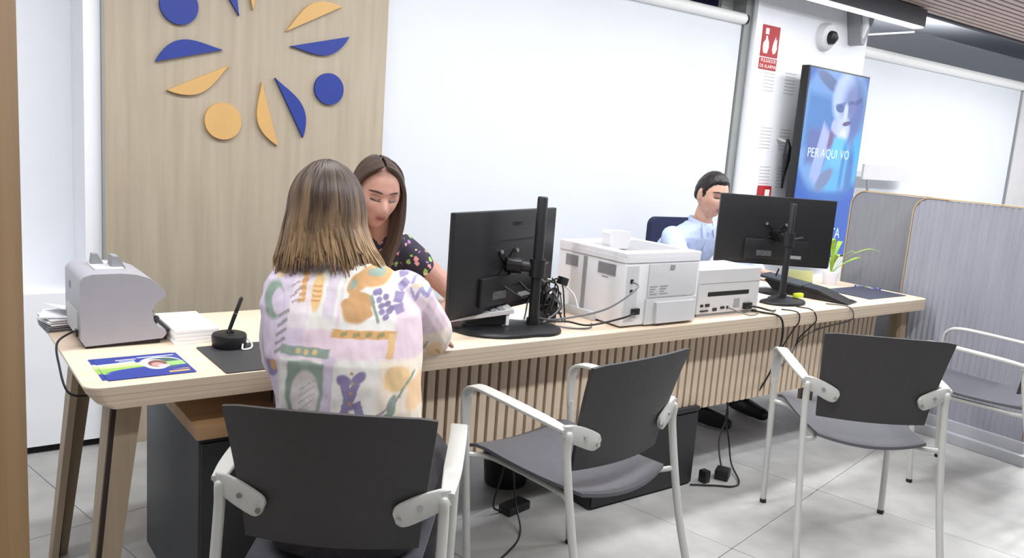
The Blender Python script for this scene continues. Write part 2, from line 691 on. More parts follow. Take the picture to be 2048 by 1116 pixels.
def ply_material():
    m = bpy.data.materials.new('plywood_edge')
    m.use_nodes = True
    nt = m.node_tree
    b = nt.nodes['Principled BSDF']
    b.inputs['Roughness'].default_value = .55
    tc = nt.nodes.new('ShaderNodeTexCoord')
    sp = nt.nodes.new('ShaderNodeSeparateXYZ')
    nt.links.new(tc.outputs['Object'], sp.inputs[0])
    nz = nt.nodes.new('ShaderNodeTexNoise')
    nz.inputs['Scale'].default_value = 3
    nz.inputs['Detail'].default_value = 6
    mp = nt.nodes.new('ShaderNodeMapping')
    mp.inputs['Scale'].default_value = (.8, 6, 18)
    nt.links.new(tc.outputs['Object'], mp.inputs[0])
    nt.links.new(mp.outputs[0], nz.inputs[0])
    ad = nt.nodes.new('ShaderNodeMath')
    ad.operation = 'MULTIPLY_ADD'
    nt.links.new(nz.outputs[0], ad.inputs[0])
    ad.inputs[1].default_value = .004
    nt.links.new(sp.outputs[2], ad.inputs[2])
    mr = nt.nodes.new('ShaderNodeMapRange')
    mr.inputs['From Min'].default_value = .68
    mr.inputs['From Max'].default_value = .745
    nt.links.new(ad.outputs[0], mr.inputs[0])
    cr = nt.nodes.new('ShaderNodeValToRGB')
    e = cr.color_ramp
    e.elements[0].position = 0
    e.elements[0].color = srgb((216, 196, 172))
    e.elements[1].position = 1
    e.elements[1].color = srgb((214, 196, 172))
    for p, c in ((.34, (218, 198, 174)), (.38, (190, 172, 150)), (.42, (212, 192, 168)), (.6, (208, 190, 166)), (.63, (176, 160, 140)), (.67, (212, 192, 170)), (.93, (206, 188, 166)), (.95, (220, 204, 182))):
        n = e.elements.new(p)
        n.color = srgb(c)
    nt.links.new(mr.outputs[0], cr.inputs[0])
    nt.links.new(cr.outputs[0], b.inputs['Base Color'])
    return m


PLY = ply_material()
bm = bmesh.new()
o1 = rounded(DX0, DX1, DY0, DY1, .045, 6)
levels = ((DZ, 0.0), (DZ - .004, -.001), (DZ - .022, .004), (DZ - .045, .016), (DZ - .060, .034))
rings = []
for z, ins in levels:
    r = rounded(DX0 + ins * 1.75, DX1 - ins * .4, DY0 + ins * .15, DY1 - ins * .5, .045 - ins, 6)
    rings.append([bm.verts.new((p[0] - 2.4, p[1] - 2.5, z)) for p in r])
n = len(o1)
for a, b in zip(rings, rings[1:]):
    for i in range(n):
        j = (i + 1) % n
        f = bm.faces.new((a[i], a[j], b[j], b[i]))
        f.material_index = 1
bm.faces.new(rings[0])
bm.faces.new(rings[-1][::-1])
me = bpy.data.meshes.new('desk_top')
bmesh.ops.recalc_face_normals(bm, faces=bm.faces)
bm.to_mesh(me)
bm.free()
me.materials.append(OAK)
me.materials.append(PLY)
link('desk_top', me, None, dk)

# splayed corner legs: two tapered boards with a dark recessed strip in the corner
LEGDARK = mat('leg_dark_strip', (44, 30, 28), .7, vary=.05)


def desk_leg(xt, yt, xb, yb, sx, sy):
    """(xt,yt) outer corner at the top, (xb,yb) at the floor; boards run inwards along sx, sy"""
    t = empty('leg', (0, 0, 0))
    t.parent = dk
    t.location = (-2.4, -2.5, 0)
    zt, zb = DZ - .06, 0.0

    def board(name, m, a0t, a1t, a0b, a1b, b0, b1, along):
        bm = bmesh.new()
        vs = []
        for z, X, Y, a0, a1 in ((zb, xb, yb, a0b, a1b), (zt, xt, yt, a0t, a1t)):
            for a, b in ((a0, b0), (a1, b0), (a1, b1), (a0, b1)):
                vs.append(bm.verts.new((X + sx * (a if along == 'x' else b), Y + sy * (b if along == 'x' else a), z)))
        for q in ((0, 1, 2, 3), (4, 5, 6, 7), (0, 1, 5, 4), (1, 2, 6, 5), (2, 3, 7, 6), (3, 0, 4, 7)):
            bm.faces.new([vs[i] for i in q])
        return obj(name, bm, m, t)
    board('front_board', OAKL, .014, .075, .014, .052, 0, .022, 'x')
    board('side_board', OAKL, .012, .10, .012, .066, 0, .020, 'y')
    board('dark_strip', LEGDARK, .003, .03, .003, .03, .003, .03, 'x')
    return t


desk_leg(.415, 2.215, .345, 2.19, 1, 1)
desk_leg(.405, 2.80, .335, 2.80, 1, -1)
desk_leg(4.355, 2.215, 4.39, 2.19, -1, 1)
desk_leg(4.36, 2.80, 4.39, 2.80, -1, -1)
# modesty panel of single slats on dark backing
box('panel_backing', .86 - 2.4, 4.10 - 2.4, 2.268 - 2.5, 2.285 - 2.5, .335, .68, DARKGAP, dk)
slat_me = None
x = .86
while x < 4.09:
    if slat_me is None:
        s_ = box('slat', -.0145, .0145, -.014, .014, -.175, .175, OAKS, dk)
        slat_me = s_.data
    else:
        s_ = bpy.data.objects.new('slat', slat_me)
        COL.objects.link(s_)
        s_.parent = dk
    s_.location = (x + .015 - 2.4, 2.252 - 2.5, .506)
    x += .0425

# ================================================================== UNDER THE DESK
cb = empty('drawer_cabinet', (.84, 2.46, 0))
tag(cb, 'graphite cabinet with oak top under the near end of the desk', 'cabinet')
box('body', -.22, .22, -.29, .29, 0, .565, CABG, cb, bevel=.003)
box('top', -.23, .23, -.31, .30, .565, .602, mat('brown_top', (182, 146, 106), .5, rgb2=(166, 130, 92), scale=4, stretch=(1, 8, 8)), cb, bevel=.002)
box('door', -.215, .215, -.302, -.29, .02, .55, CABB, cb, bevel=.002)
cb2 = empty('computer_cabinet', (2.43, 2.44, 0))
tag(cb2, 'low black box cabinet standing under the middle of the desk', 'cabinet')
box('body', -.297, .297, -.215, .24, .0, .33, CABB, cb2, bevel=.003)
box('top', -.297, .297, -.225, .24, .333, .352, CABB, cb2, bevel=.002)
box('front_panel', -.29, .29, -.225, -.213, .01, .325, CABB, cb2, bevel=.002)
bn = empty('waste_bin', (2.0, 2.6, 0))
tag(bn, 'round black waste bin under the desk behind the middle chair', 'bin')
bm = bmesh.new()
tube(bm, [(0, 0, .0), (0, 0, .012), (0, 0, .27), (0, 0, .28)], [.085, .09, .112, .115], seg=28)
obj('body', bm, BLACK, bn, smooth=True)
bm = bmesh.new()
ringp = [(.115 * math.cos(a * math.pi / 16), .115 * math.sin(a * math.pi / 16), .282) for a in range(33)]
tube(bm, ringp, .006, seg=6)
obj('rim', bm, BLACKM, bn, smooth=True)


# ================================================================== CHAIRS
def make_chair(name, label):
    t = empty(name)
    tag(t, label, 'chair', 'charcoal armchairs around the desk')
    # backrest: trapezoid sheet, curved
    bm = bmesh.new()
    NX, NZ = 12, 8
    fr, bk = [], []
    for j in range(NZ + 1):
        w = j / NZ
        z = .505 + .327 * w
        hw = .194 + .034 * w ** 1.1
        ra, rb = [], []
        for i in range(NX + 1):
            u = i / NX * 2 - 1
            zz = z - (.006 * (1 - u * u) if j == NZ else 0) * -1
            cut = 0
            if j == NZ and abs(u) > .99:
                cut = .004
            yy = .015 + .030 * u * u - .072 * w - .03 * (w - .5) ** 2
            ra.append(bm.verts.new((u * (hw - cut * .4), yy, zz - cut)))
            rb.append(bm.verts.new((u * (hw - cut * .4), yy - .011, zz - cut)))
        fr.append(ra)
        bk.append(rb)
    for j in range(NZ):
        for i in range(NX):
            bm.faces.new((fr[j][i], fr[j][i + 1], fr[j + 1][i + 1], fr[j + 1][i]))
            bm.faces.new((bk[j][i + 1], bk[j][i], bk[j + 1][i], bk[j + 1][i + 1]))
    for i in range(NX):
        bm.faces.new((fr[0][i + 1], fr[0][i], bk[0][i], bk[0][i + 1]))
        bm.faces.new((fr[NZ][i], fr[NZ][i + 1], bk[NZ][i + 1], bk[NZ][i]))
    for j in range(NZ):
        bm.faces.new((fr[j][0], fr[j + 1][0], bk[j + 1][0], bk[j][0]))
        bm.faces.new((fr[j + 1][NX], fr[j][NX], bk[j][NX], bk[j + 1][NX]))
    obj('backrest', bm, CHARC, t, smooth=True)
    # seat
    bm = bmesh.new()
    up, lo = [], []
    NY = 10
    for j in range(NY + 1):
        v = j / NY
        y = -.015 + .485 * v
        z0 = .432 + .022 * v - .012 * math.sin(v * math.pi) - (.028 * max(0, (v - .8) / .2) ** 2)
        hw = .192 + .022 * v
        ra, rb = [], []
        for i in range(NX + 1):
            u = i / NX * 2 - 1
            yy = y - (.03 * (1 - u * u) if j == 0 else 0)
            zz = z0 + .020 * u * u
            ra.append(bm.verts.new((u * hw, yy, zz)))
            rb.append(bm.verts.new((u * hw, yy, zz - .011)))
        up.append(ra)
        lo.append(rb)
    for j in range(NY):
        for i in range(NX):
            bm.faces.new((up[j][i], up[j][i + 1], up[j + 1][i + 1], up[j + 1][i]))
            bm.faces.new((lo[j][i + 1], lo[j][i], lo[j + 1][i], lo[j + 1][i + 1]))
        bm.faces.new((up[j][0], up[j + 1][0], lo[j + 1][0], lo[j][0]))
        bm.faces.new((up[j + 1][NX], up[j][NX], lo[j][NX], lo[j + 1][NX]))
    for i in range(NX):
        bm.faces.new((up[0][i + 1], up[0][i], lo[0][i], lo[0][i + 1]))
        bm.faces.new((up[NY][i], up[NY][i + 1], lo[NY][i + 1], lo[NY][i]))
    obj('seat', bm, SEATG, t, smooth=True)
    for s in (-1, 1):
        # arm: flat bar from the elbow forward, bent down into the front upright
        bm = bmesh.new()
        path = spline([(s * .252, .012, .640), (s * .254, .10, .650), (s * .252, .30, .662), (s * .248, .385, .662), (s * .246, .425, .648), (s * .245, .442, .61), (s * .245, .438, .50)], 5)
        strip(bm, path, [.030 + .014 * min(1, k / 6) - .014 * max(0, (k - 24) / 6) for k in range(len(path))], .012, (1, 0, 0))
        arm = obj('armrest', bm, CHROME, t, smooth=True)
        # plate wrapping behind the backrest
        bm = bmesh.new()
        path = spline([(s * .258, .022, .640), (s * .238, .008, .632), (s * .20, -.004, .617), (s * .162, -.013, .600), (s * .142, -.016, .592)], 5)
        strip(bm, path, [.030, .034, .038, .042, .046, .048, .050, .052, .054, .055, .056, .056, .056, .056, .055, .054, .052, .049, .045, .038, .026], .013, (0, 0, 1))
        pl = obj('back_plate', bm, CHROME, t, smooth=True)
        for px, pz in ((.196, .618), (.152, .590)):
            bm = bmesh.new()
            cyl(bm, (s * px, -.012 - (.196 - px) * .2, pz), .0062, -.006, 12, 'y')
            obj('bolt', bm, STEEL, pl, smooth=True)
        # front leg
        bm = bmesh.new()
        path = spline([(s * .245, .439, .52), (s * .244, .425, .40), (s * .242, .385, .012)], 6)
        tube(bm, path, .0125, seg=12)
        lg = obj('leg', bm, CHROME, t, smooth=True)
        bm = bmesh.new()
        cyl(bm, (s * .242, .3845, 0), .0135, .016, 12)
        obj('foot_cap', bm, BLACK, lg, smooth=True)
        # rear leg
        bm = bmesh.new()
        path = spline([(s * .246, .006, .628), (s * .247, .004, .55), (s * .248, -.055, .28), (s * .252, -.145, .012)], 6)
        tube(bm, path, .0125, seg=12, dome=True)
        lg = obj('leg', bm, CHROME, t, smooth=True)
        bm = bmesh.new()
        cyl(bm, (s * .252, -.147, 0), .0135, .016, 12)
        obj('foot_cap', bm, BLACK, lg, smooth=True)
        # side rail under the seat
        bm = bmesh.new()
        tube(bm, spline([(s * .247, -.022, .43), (s * .20, .03, .415), (s * .17, .10, .412), (s * .17, .32, .418), (s * .19, .39, .424), (s * .244, .428, .43)], 5), .009, seg=8)
        obj('seat_rail', bm, CHROME, t, smooth=True)
    return t


def put_chair(c, o, f):
    c.location = (o[0], o[1], 0)
    c.rotation_euler = (0, 0, math.atan2(f[1], f[0]) - math.pi / 2)


ch1 = make_chair('armchair', 'nearest charcoal armchair, the one the customer sits in')
put_chair(ch1, (.730, 1.565), (.6, .8))
ch2 = copy_tree(ch1)
put_chair(ch2, (1.70, 1.645), (-.125, .992))
ch2['label'] = 'empty charcoal armchair turned at an angle next to the seated customer'
ch3 = copy_tree(ch1)
put_chair(ch3, (2.80, 1.49), (.64, .768))
ch3['label'] = 'empty charcoal armchair with its back to us opposite the man in the blue shirt'
ch4 = copy_tree(ch1)
put_chair(ch4, (4.01, 1.43), (-.22, .975))
ch4['label'] = 'armchair cut off by the picture edge in front of the ribbed divider'

# ================================================================== FELT DIVIDERS
def divider(name, label, x, y0, y1, z0, z1, felt, ribs, base):
    t = empty(name, (x, (y0 + y1) / 2, 0))
    tag(t, label, 'divider', 'felt dividers at the desk end')
    L = (y1 - y0) / 2
    R = .09

    def outline(ins):
        pts = [(-L + ins, z0), (L - ins, z0)]
        for k in range(9):
            a = math.radians(90 * k / 8)
            pts.append((L - ins - (R - ins) + (R - ins) * math.cos(a), z1 - ins - (R - ins) + (R - ins) * math.sin(a)))
        for k in range(9):
            a = math.radians(90 + 90 * k / 8)
            pts.append((-L + ins + (R - ins) + (R - ins) * math.cos(a), z1 - ins - (R - ins) + (R - ins) * math.sin(a)))
        return pts
    # frame: closed band around the edge
    o_, i_ = outline(0), outline(.007)
    bm = bmesh.new()
    ro = [[bm.verts.new((xx, p[0], p[1])) for p in q] for xx in (-.019, .019) for q in (o_, i_)]
    n = len(o_)
    for k in range(1, n):
        j = (k + 1) % n
        if k == 0:
            continue
        bm.faces.new((ro[0][k], ro[0][j], ro[1][j], ro[1][k]))
        bm.faces.new((ro[2][j], ro[2][k], ro[3][k], ro[3][j]))
        bm.faces.new((ro[0][j], ro[0][k], ro[2][k], ro[2][j]))
        bm.faces.new((ro[1][k], ro[1][j], ro[3][j], ro[3][k]))
    obj('edging', bm, OAKEDGE, t)
    # felt infill, ribbed across y
    bm = bmesh.new()
    N = 160
    ii = outline(.007)

    def ztop(y):
        q = L - .010
        rr = R - .010
        e = abs(y) - (q - rr)
        return z1 - .010 if e <= 0 else z1 - .010 - rr + math.sqrt(max(0, rr * rr - e * e))
    cols = []
    for k in range(N + 1):
        y = -(L - .010) + 2 * (L - .010) * k / N
        d = .016 + (.0035 * math.cos(2 * math.pi * y / .030) if ribs else 0)
        zt = ztop(y)
        cols.append([bm.verts.new((sx * d, y, z)) for sx in (-1, 1) for z in (z0 + .004, zt)])
    for a, b in zip(cols, cols[1:]):
        bm.faces.new((a[0], b[0], b[1], a[1]))
        bm.faces.new((b[2], a[2], a[3], b[3]))
        bm.faces.new((a[1], b[1], b[3], a[3]))
        bm.faces.new((b[0], a[0], a[2], b[2]))
    obj('felt_panel', bm, felt, t, smooth=True)
    if base:
        box('base_upper', -.035, .035, -L - .01, L + .01, .055, z0 + .022, ALU, t, bevel=.003)
        box('base_foot', -.07, .07, -L - .035, L + .035, 0, .055, ALU, t, bevel=.004)
    else:
        box('base_foot', -.05, .05, -L, L, 0, z0 + .01, ALU, t, bevel=.003)
    return t


divider('felt_divider', 'ribbed grey felt divider with oak edging and metal base', 4.50, 1.60, 2.345, .09, 1.275, FELT, True, True)
divider('felt_divider', 'smooth grey felt divider rising behind the desk end', 4.575, 2.13, 2.765, .05, 1.275, FELT2, False, False)

# ================================================================== LEFT DEVICE (note counter with a scooped front)
nc = empty('note_counter', (.395, 2.53, DZ))
tag(nc, 'white counting machine with scooped mouth at the desk corner', 'machine')
prof = [(.012, .0), (.222, .008), (.232, .022), (.228, .034), (.208, .044), (.196, .062), (.192, .09), (.196, .108), (.212, .124), (.231, .138),
        (.228, .150), (.212, .170), (.186, .190), (.150, .203), (.110, .208), (.030, .208), (.008, .200), (0, .188), (0, .02)]
NCM = mat('counter_plastic', (170, 168, 175), .42, vary=.02)
bm = bmesh.new()
prism(bm, prof, 0, .255, 'y')
body = obj('body', bm, NCM, nc, smooth=True, bevel=.010, seg=3)
body.location.z = .008
box('rubber_base', .015, .215, .01, .245, 0, .010, BLACK, nc)
box('back_vent', -.0015, .004, .16, .185, .15, .17, PLAST3, nc)
box('back_panel', -.002, .004, .04, .215, .03, .10, PLAST2, nc)
for k, (yy, zz) in enumerate(((.05, .055), (.12, .062), (.19, .055))):
    bm = bmesh.new()
    tube(bm, [(.196, yy, zz - .025), (.205, yy, zz), (.215, yy, zz + .012)], [.012, .012, .008], seg=10, dome=True)
    obj('paper_finger', bm, BLACK, nc, smooth=True)
box('note_tray', .192, .245, .02, .235, .030, .036, BLACK, nc)
for sx, w in ((.055, .018), (.10, .02)):
    bm = bmesh.new()
    prism(bm, [(sx, .214), (sx + w + .02, .214), (sx + w, .25), (sx + .004, .25)], .10 if sx > .08 else .16, .16 if sx > .08 else .19, 'y')
    obj('hopper_guide', bm, PLAST3, nc, bevel=.002)
box('hopper_floor', .05, .13, .07, .21, .214, .219, PLAST2, nc, bevel=.001)
box('power_socket', -.006, .004, .035, .055, .03, .05, BLACK, nc)
cable('power_cable', [(.392, 2.575, .785), (.375, 2.57, .782), (.335, 2.52, .768), (.325, 2.42, .735), (.335, 2.33, .68), (.40, 2.35, .66)], .0032, CABLEB,
      'thin black power lead of the counting machine hanging over the desk corner')

# loose papers behind it
ps = empty('paper_pile', (.395, 2.83, DZ))
tag(ps, 'untidy pile of white papers at the back corner of the desk', 'papers')
random.seed(5)
for k in range(7):
    mt = Matrix.Rotation(random.uniform(-.25, .25), 4, 'Z')
    q = box('sheet', -.06, .15, -.07, .05, k * .007, k * .007 + .004, PAPER if k > 2 else PLAST3, ps, mtx=mt)
mt = Matrix.Rotation(.35, 4, 'Z') @ Matrix.Rotation(math.radians(14), 4, 'Y')
box('sheet', -.05, .15, -.06, .05, .058, .060, PAPER, ps, mtx=mt)
# paper ream
rm = empty('paper_ream', (.705, 2.62, DZ))
tag(rm, 'thick block of white paper beside the counting machine', 'paper')
for k in range(4):
    q = box('packet', -.066 + random.uniform(-.003, .003), .066, -.125, .125, k * .011, k * .011 + .0105, PAPER, rm, bevel=.001)

# brochures
def brochure_mat(name):
    d = Decal(name, (38, 60, 150), .35, base2=(34, 54, 142))
    d.rect(.45, .47, .50, .20, (150, 190, 90))
    d.rect(.34, .60, .34, .07, (196, 214, 150), rot=.05)
    d.rect(.2, .70, .24, .035, (230, 236, 246), rot=.08)
    d.ell(.60, .30, .55, .16, (38, 60, 150))
    d.ell(.72, .60, .24, .26, (226, 232, 244))
    d.ell(.73, .56, .23, .25, (60, 96, 92))
    d.rect(.86, .50, .12, .10, (150, 196, 120))
    d.ell(.64, .52, .14, .24, (232, 212, 202))
    d.ell(.67, .54, .11, .17, (120, 78, 74))
    d.ell(.66, .50, .07, .10, (196, 150, 138))
    d.ell(.72, .42, .07, .07, (210, 190, 200))
    d.rect(.80, .17, .17, .035, (236, 176, 84), rot=.12)
    d.rect(.5, .10, .5, .10, (38, 60, 150))
    d.rect(.83, .12, .12, .03, (236, 176, 84), rot=.02)
    d.rect(.72, .90, .22, .018, (214, 222, 244))
    d.rect(.36, .86, .12, .022, (206, 190, 210))
    d.rect(.36, .79, .09, .018, (170, 190, 230))
    return d.done()


BRO = brochure_mat('brochure_print')


def leaflet(label, cx, cy, w, h, rot, z, group, m=BRO):
    bm = bmesh.new()
    vs = bx(bm, -w / 2, w / 2, -h / 2, h / 2, 0, .0012)
    me_o = obj('brochure', bm, m)
    set_uv(me_o.data, lambda c: ((c.x + w / 2) / w, (c.y + h / 2) / h))
    me_o.location = (cx, cy, z)
    me_o.rotation_euler = (0, 0, rot)
    tag(me_o, label, 'brochure', group)
    return me_o


leaflet('lower blue brochure peeking out under its twin at the desk corner', .503, 2.315, .218, .205, 0.0, DZ, 'blue brochures')
leaflet('upper blue and green brochure lying at the desk corner', .513, 2.305, .218, .205, .01, DZ + .0013, 'blue brochures')
leaflet('blue leaflet behind the mat at the far end of the desk', 4.36, 2.47, .15, .14, .5, DZ, 'leaflets at the far desk end')

# desk mats
def deskmat(label, x0, x1, y0, y1, m):
    bm = bmesh.new()
    prism(bm, rounded(x0, x1, y0, y1, .006, 2), DZ, DZ + .003)
    return tag(obj('desk_mat', bm, m), label, 'desk mat', 'desk mats')


deskmat('charcoal desk mat in front of the customer', .688, 1.13, 2.158, 2.445, MATD)
deskmat('dark blue desk mat at the far end beside the smooth divider', 4.00, 4.365, 2.245, 2.52, MATB)

# pen holder
ph = empty('pen_holder', (.778, 2.42, DZ + .003))
tag(ph, 'round black pen stand with a tilted pen on the charcoal mat', 'pen holder')
bm = bmesh.new()
tube(bm, [(0, 0, 0), (0, 0, .006), (0, 0, .034), (0, 0, .040), (0, 0, .043)], [.046, .049, .051, .048, .040], seg=32)
obj('base', bm, BLACK, ph, smooth=True)
bm = bmesh.new()
tube(bm, [(0, 0, .040), (.006, 0, .05)], [.012, .010], seg=14)
obj('socket', bm, BLACKM, ph, smooth=True)
bm = bmesh.new()
tube(bm, [(-.002, 0, .045), (.012, 0, .085), (.034, 0, .145), (.036, 0, .15)], [.0055, .0062, .0058, .003], seg=12)
pn = obj('pen', bm, BLACK, ph, smooth=True)
bm = bmesh.new()
tube(bm, [(.0175, 0, .100), (.0182, 0, .102)], [.0066, .0066], seg=12)
obj('ring', bm, STEEL, pn, smooth=True)
bm = bmesh.new()
tube(bm, spline([(.044, -.01, .03), (.058, -.028, .012), (.048, -.052, .004), (.022, -.058, .004), (.026, -.045, .016)], 6), .0026, seg=6)
obj('cord', bm, CABLEW, ph, smooth=True)


# ================================================================== MONITORS
def monitor(label, base_c, pole_top_z, pole_r, c0, c1, zb, zt, base_poly, tiltlab):
    """c0, c1: ends of the panel's lower edge in plan (left, right as seen from the back)"""
    t = empty('monitor', (base_c[0], base_c[1], DZ))
    tag(t, label, 'monitor', 'monitors on pole stands')
    B = Vector((base_c[0], base_c[1], DZ))
    c0 = Vector((c0[0], c0[1], 0))
    c1 = Vector((c1[0], c1[1], 0))
    xa = (c1 - c0).normalized()
    W_ = (c1 - c0).length
    na = Vector((0, 0, 1)).cross(xa) * -1  # pointing to the camera side (back of the monitor)
    if na.dot(-B) < 0:
        na = -na
    mid = (c0 + c1) / 2 - B
    mid.z = 0
    H_ = zt - zb
    mtx = basis(xa, (0, 0, 1), mid + Vector((0, 0, (zb + zt) / 2 - DZ)))
    if (mtx.to_3x3() @ Vector((0, 0, 1))).dot(na) < 0:
        pass
    sgn = 1 if (mtx.to_3x3() @ Vector((0, 0, 1))).dot(na) > 0 else -1

    def lb(name, x0, x1, y0, y1, z0, z1, m, parent, bevel=0.0):
        zz = sorted((z0 * sgn, z1 * sgn))
        return box(name, x0, x1, y0, y1, zz[0], zz[1], m, parent, bevel=bevel, mtx=mtx)
    sh = lb('rear_shell', -W_ / 2, W_ / 2, -H_ / 2, H_ / 2, -.012, .010, BLACK, t, .005)
    lb('screen', -W_ / 2 + .008, W_ / 2 - .008, -H_ / 2 + .014, H_ / 2 - .008, -.0135, -.0118, mat('screen_glow', (120, 150, 200), .2, emit=.5, vary=.2, scale=5), t)
    lb('chin_strip', -W_ / 2 + .002, W_ / 2 - .002, -H_ / 2 - .006, -H_ / 2 + .012, -.010, .004, BLACKM, t, .002)
    lb('electronics_hump', -W_ * .26, W_ * .30, -H_ / 2 + .02, -H_ / 2 + .125, .008, .024, BLACK, t, .006)
    lb('vent_slot', -W_ * .20, W_ * .26, H_ * .185, H_ * .205, .0095, .0108, DARKGAP, sh)
    lb('rating_label', -W_ * .15, -W_ * .02, -H_ * .38, -H_ * .30, .0238, .0246, mat('grey_label', (96, 98, 102), .6, vary=.3, scale=120, stretch=(.3, 1, 3)), sh)
    lb('port_label', W_ * .10, W_ * .24, -H_ * .40, -H_ * .35, .0238, .0246, PLAST3, sh)
    # vesa cross
    arm = empty('mount', (0, 0, 0))
    arm.parent = t
    vz = -H_ * .05
    vb = bmesh.new()
    P0 = mtx @ Vector((0, vz, .014 * sgn))
    for a, b in ((-1, -1), (-1, 1), (1, 1), (1, -1)):
        p1 = mtx @ Vector((a * .05, vz + b * .05, .013 * sgn))
        strip(vb, [P0, p1], .022, .005, mtx.to_3x3() @ Vector((a, -b, 0)))
    obj('vesa_plate', vb, BLACKM, arm)
    for a, b in ((-1, -1), (-1, 1), (1, 1), (1, -1)):
        vb = bmesh.new()
        p1 = mtx @ Vector((a * .05, vz + b * .05, .013 * sgn))
        cyl(vb, p1, .0075, .008, 12, na)
        obj('screw', vb, STEEL, arm, smooth=True)
    # clamp to the pole
    vb = bmesh.new()
    pc = Vector((0, 0, P0.z))
    tube(vb, [P0, P0 + (pc - P0) * .5], .028, seg=20)
    obj('swivel', vb, BLACKM, arm, smooth=True)
    vb = bmesh.new()
    tube(vb, [P0 + (pc - P0) * .45, pc], .02, seg=12)
    tube(vb, [pc + Vector((0, 0, -.032)), pc + Vector((0, 0, .032))], pole_r + .010, seg=20)
    obj('clamp', vb, BLACK, arm, smooth=True)
    vb = bmesh.new()
    tube(vb, [pc + xa * (pole_r), pc + xa * (pole_r + .05) + Vector((0, 0, .012))], [.006, .004], seg=8)
    obj('clamp_lever', vb, BLACK, arm, smooth=True)
    # pole
    vb = bmesh.new()
    tube(vb, [(0, 0, .008), (0, 0, pole_top_z - DZ - .006), (0, 0, pole_top_z - DZ)], [pole_r, pole_r, pole_r - .003], seg=20)
    obj('pole', vb, BLACK, t, smooth=True)
    vb = bmesh.new()
    tube(vb, [(0, 0, .012), (0, 0, .045)], pole_r + .006, seg=20)
    obj('collar', vb, BLACK, t, smooth=True)
    # base
    vb = bmesh.new()
    N = 40
    rings = []
    for z, k in ((0, 1), (.008, 1), (.013, .97), (.016, .86), (.024, .30), (.024, .2)):
        rings.append([vb.verts.new((base_poly(a * 2 * math.pi / N)[0] * k, base_poly(a * 2 * math.pi / N)[1] * k, z)) for a in range(N)])
    for p, q in zip(rings, rings[1:]):
        for i in range(N):
            j = (i + 1) % N
            vb.faces.new((p[i], p[j], q[j], q[i]))
    vb.faces.new(rings[0][::-1])
    vb.faces.new(rings[-1])
    obj('base', vb, BLACK, t, smooth=True)
    return t, mtx, sgn, W_, H_


def poly1(a):
    # broad base drawn out to the left
    x, y = math.cos(a), math.sin(a)
    d = Vector((-.93, .36))
    p = Vector((x, y))
    al = p.dot(d)
    r = .105 + (.20 * max(0, al) ** 2.2)
    return (x * r * (1.0), y * r * 1.0)


m1, mx1, sg1, w1, h1 = monitor('black monitor seen from behind on a tall pole, next to the teller woman', (1.833, 2.29), 1.226, .019,
                          (1.450, 2.272), (2.06, 2.495), .81, 1.168, poly1, '')


def poly2(a):
    return (math.cos(a) * .135, math.sin(a) * .10)


m2, mx2, sg2, w2, h2 = monitor('black monitor seen from behind hiding half the man in the blue shirt', (3.40, 2.352), 1.216, .015,
                          (3.305, 2.712), (3.785, 2.372), .893, 1.232, poly2, '')
text_mesh('lettering', 'PHILIPS', .020, mat('print_grey', (8, 8, 9), .3, vary=0), mx1 @ Matrix.Translation((.05, h1 * .36, .0105 * sg1)), m1, .0006)

# ================================================================== LASER PRINTER
PX0, PX1, PY0, PY1, PZ1 = 2.18, 2.60, 2.195, 2.59, 1.015
lp = empty('laser_printer', (PX0, PY0, DZ))
tag(lp, 'large white laser printer in the middle of the desk', 'printer')
w_, d_, h_ = PX1 - PX0, PY1 - PY0, PZ1 - DZ
box('body', 0, w_, 0, d_, .006, h_ - .02, PLAST, lp, bevel=.010)
bm = bmesh.new()
q = rounded(-.004, w_ + .004, -.004, d_ + .004, .02, 4)
prism(bm, q, h_ - .022, h_ - .004)
top = obj('top_cover', bm, PLAST, lp, smooth=True, bevel=.003)
bm = bmesh.new()
# raised rim around a sunken output tray
for x0, x1, y0, y1 in ((0, w_, 0, .06), (0, w_, d_ - .05, d_), (0, .06, .06, d_ - .05), (w_ - .035, w_, .06, d_ - .05)):
    bx(bm, x0, x1, y0, y1, h_ - .004, h_ + .014)
obj('tray_rim', bm, PLAST, lp, bevel=.003, smooth=True)
bm = bmesh.new()
prism(bm, [(.06, h_ - .003), (w_ - .035, h_ - .003), (w_ - .035, h_ + .013), (.25, h_ + .001)], .06, d_ - .05, 'y')
obj('tray_floor', bm, PLAST3, lp)
sp_ = obj('paper_stop', (lambda b: (prism(b, [(.075, h_ + .004), (.17, h_ + .004), (.185, h_ + .060), (.175, h_ + .072), (.075, h_ + .078), (.066, h_ + .066)], .17, .22, 'y'), b)[1])(bmesh.new()), PLAST, lp, smooth=True, bevel=.004)
# left side details
box('side_recess', -.0035, .003, .215, .235, .02, h_ - .03, PLAST3, lp)
for y0, y1, z0, z1 in ((.05, .15, .195, .24), (.27, .345, .195, .24)):
    g = empty('side_vent')
    g.parent = lp
    for k in range(9):
        z = z0 + (z1 - z0) * k / 9
        box('louver', -.0028, .002, y0, y1, z, z + .0028, PLAST3, g)
box('side_foot', -.016, .004, .14, d_ - .02, .0, .035, PLAST2, lp, bevel=.003)
box('maker_mark', -.0016, .001, .09, .125, .182, .186, PLAST3, lp)
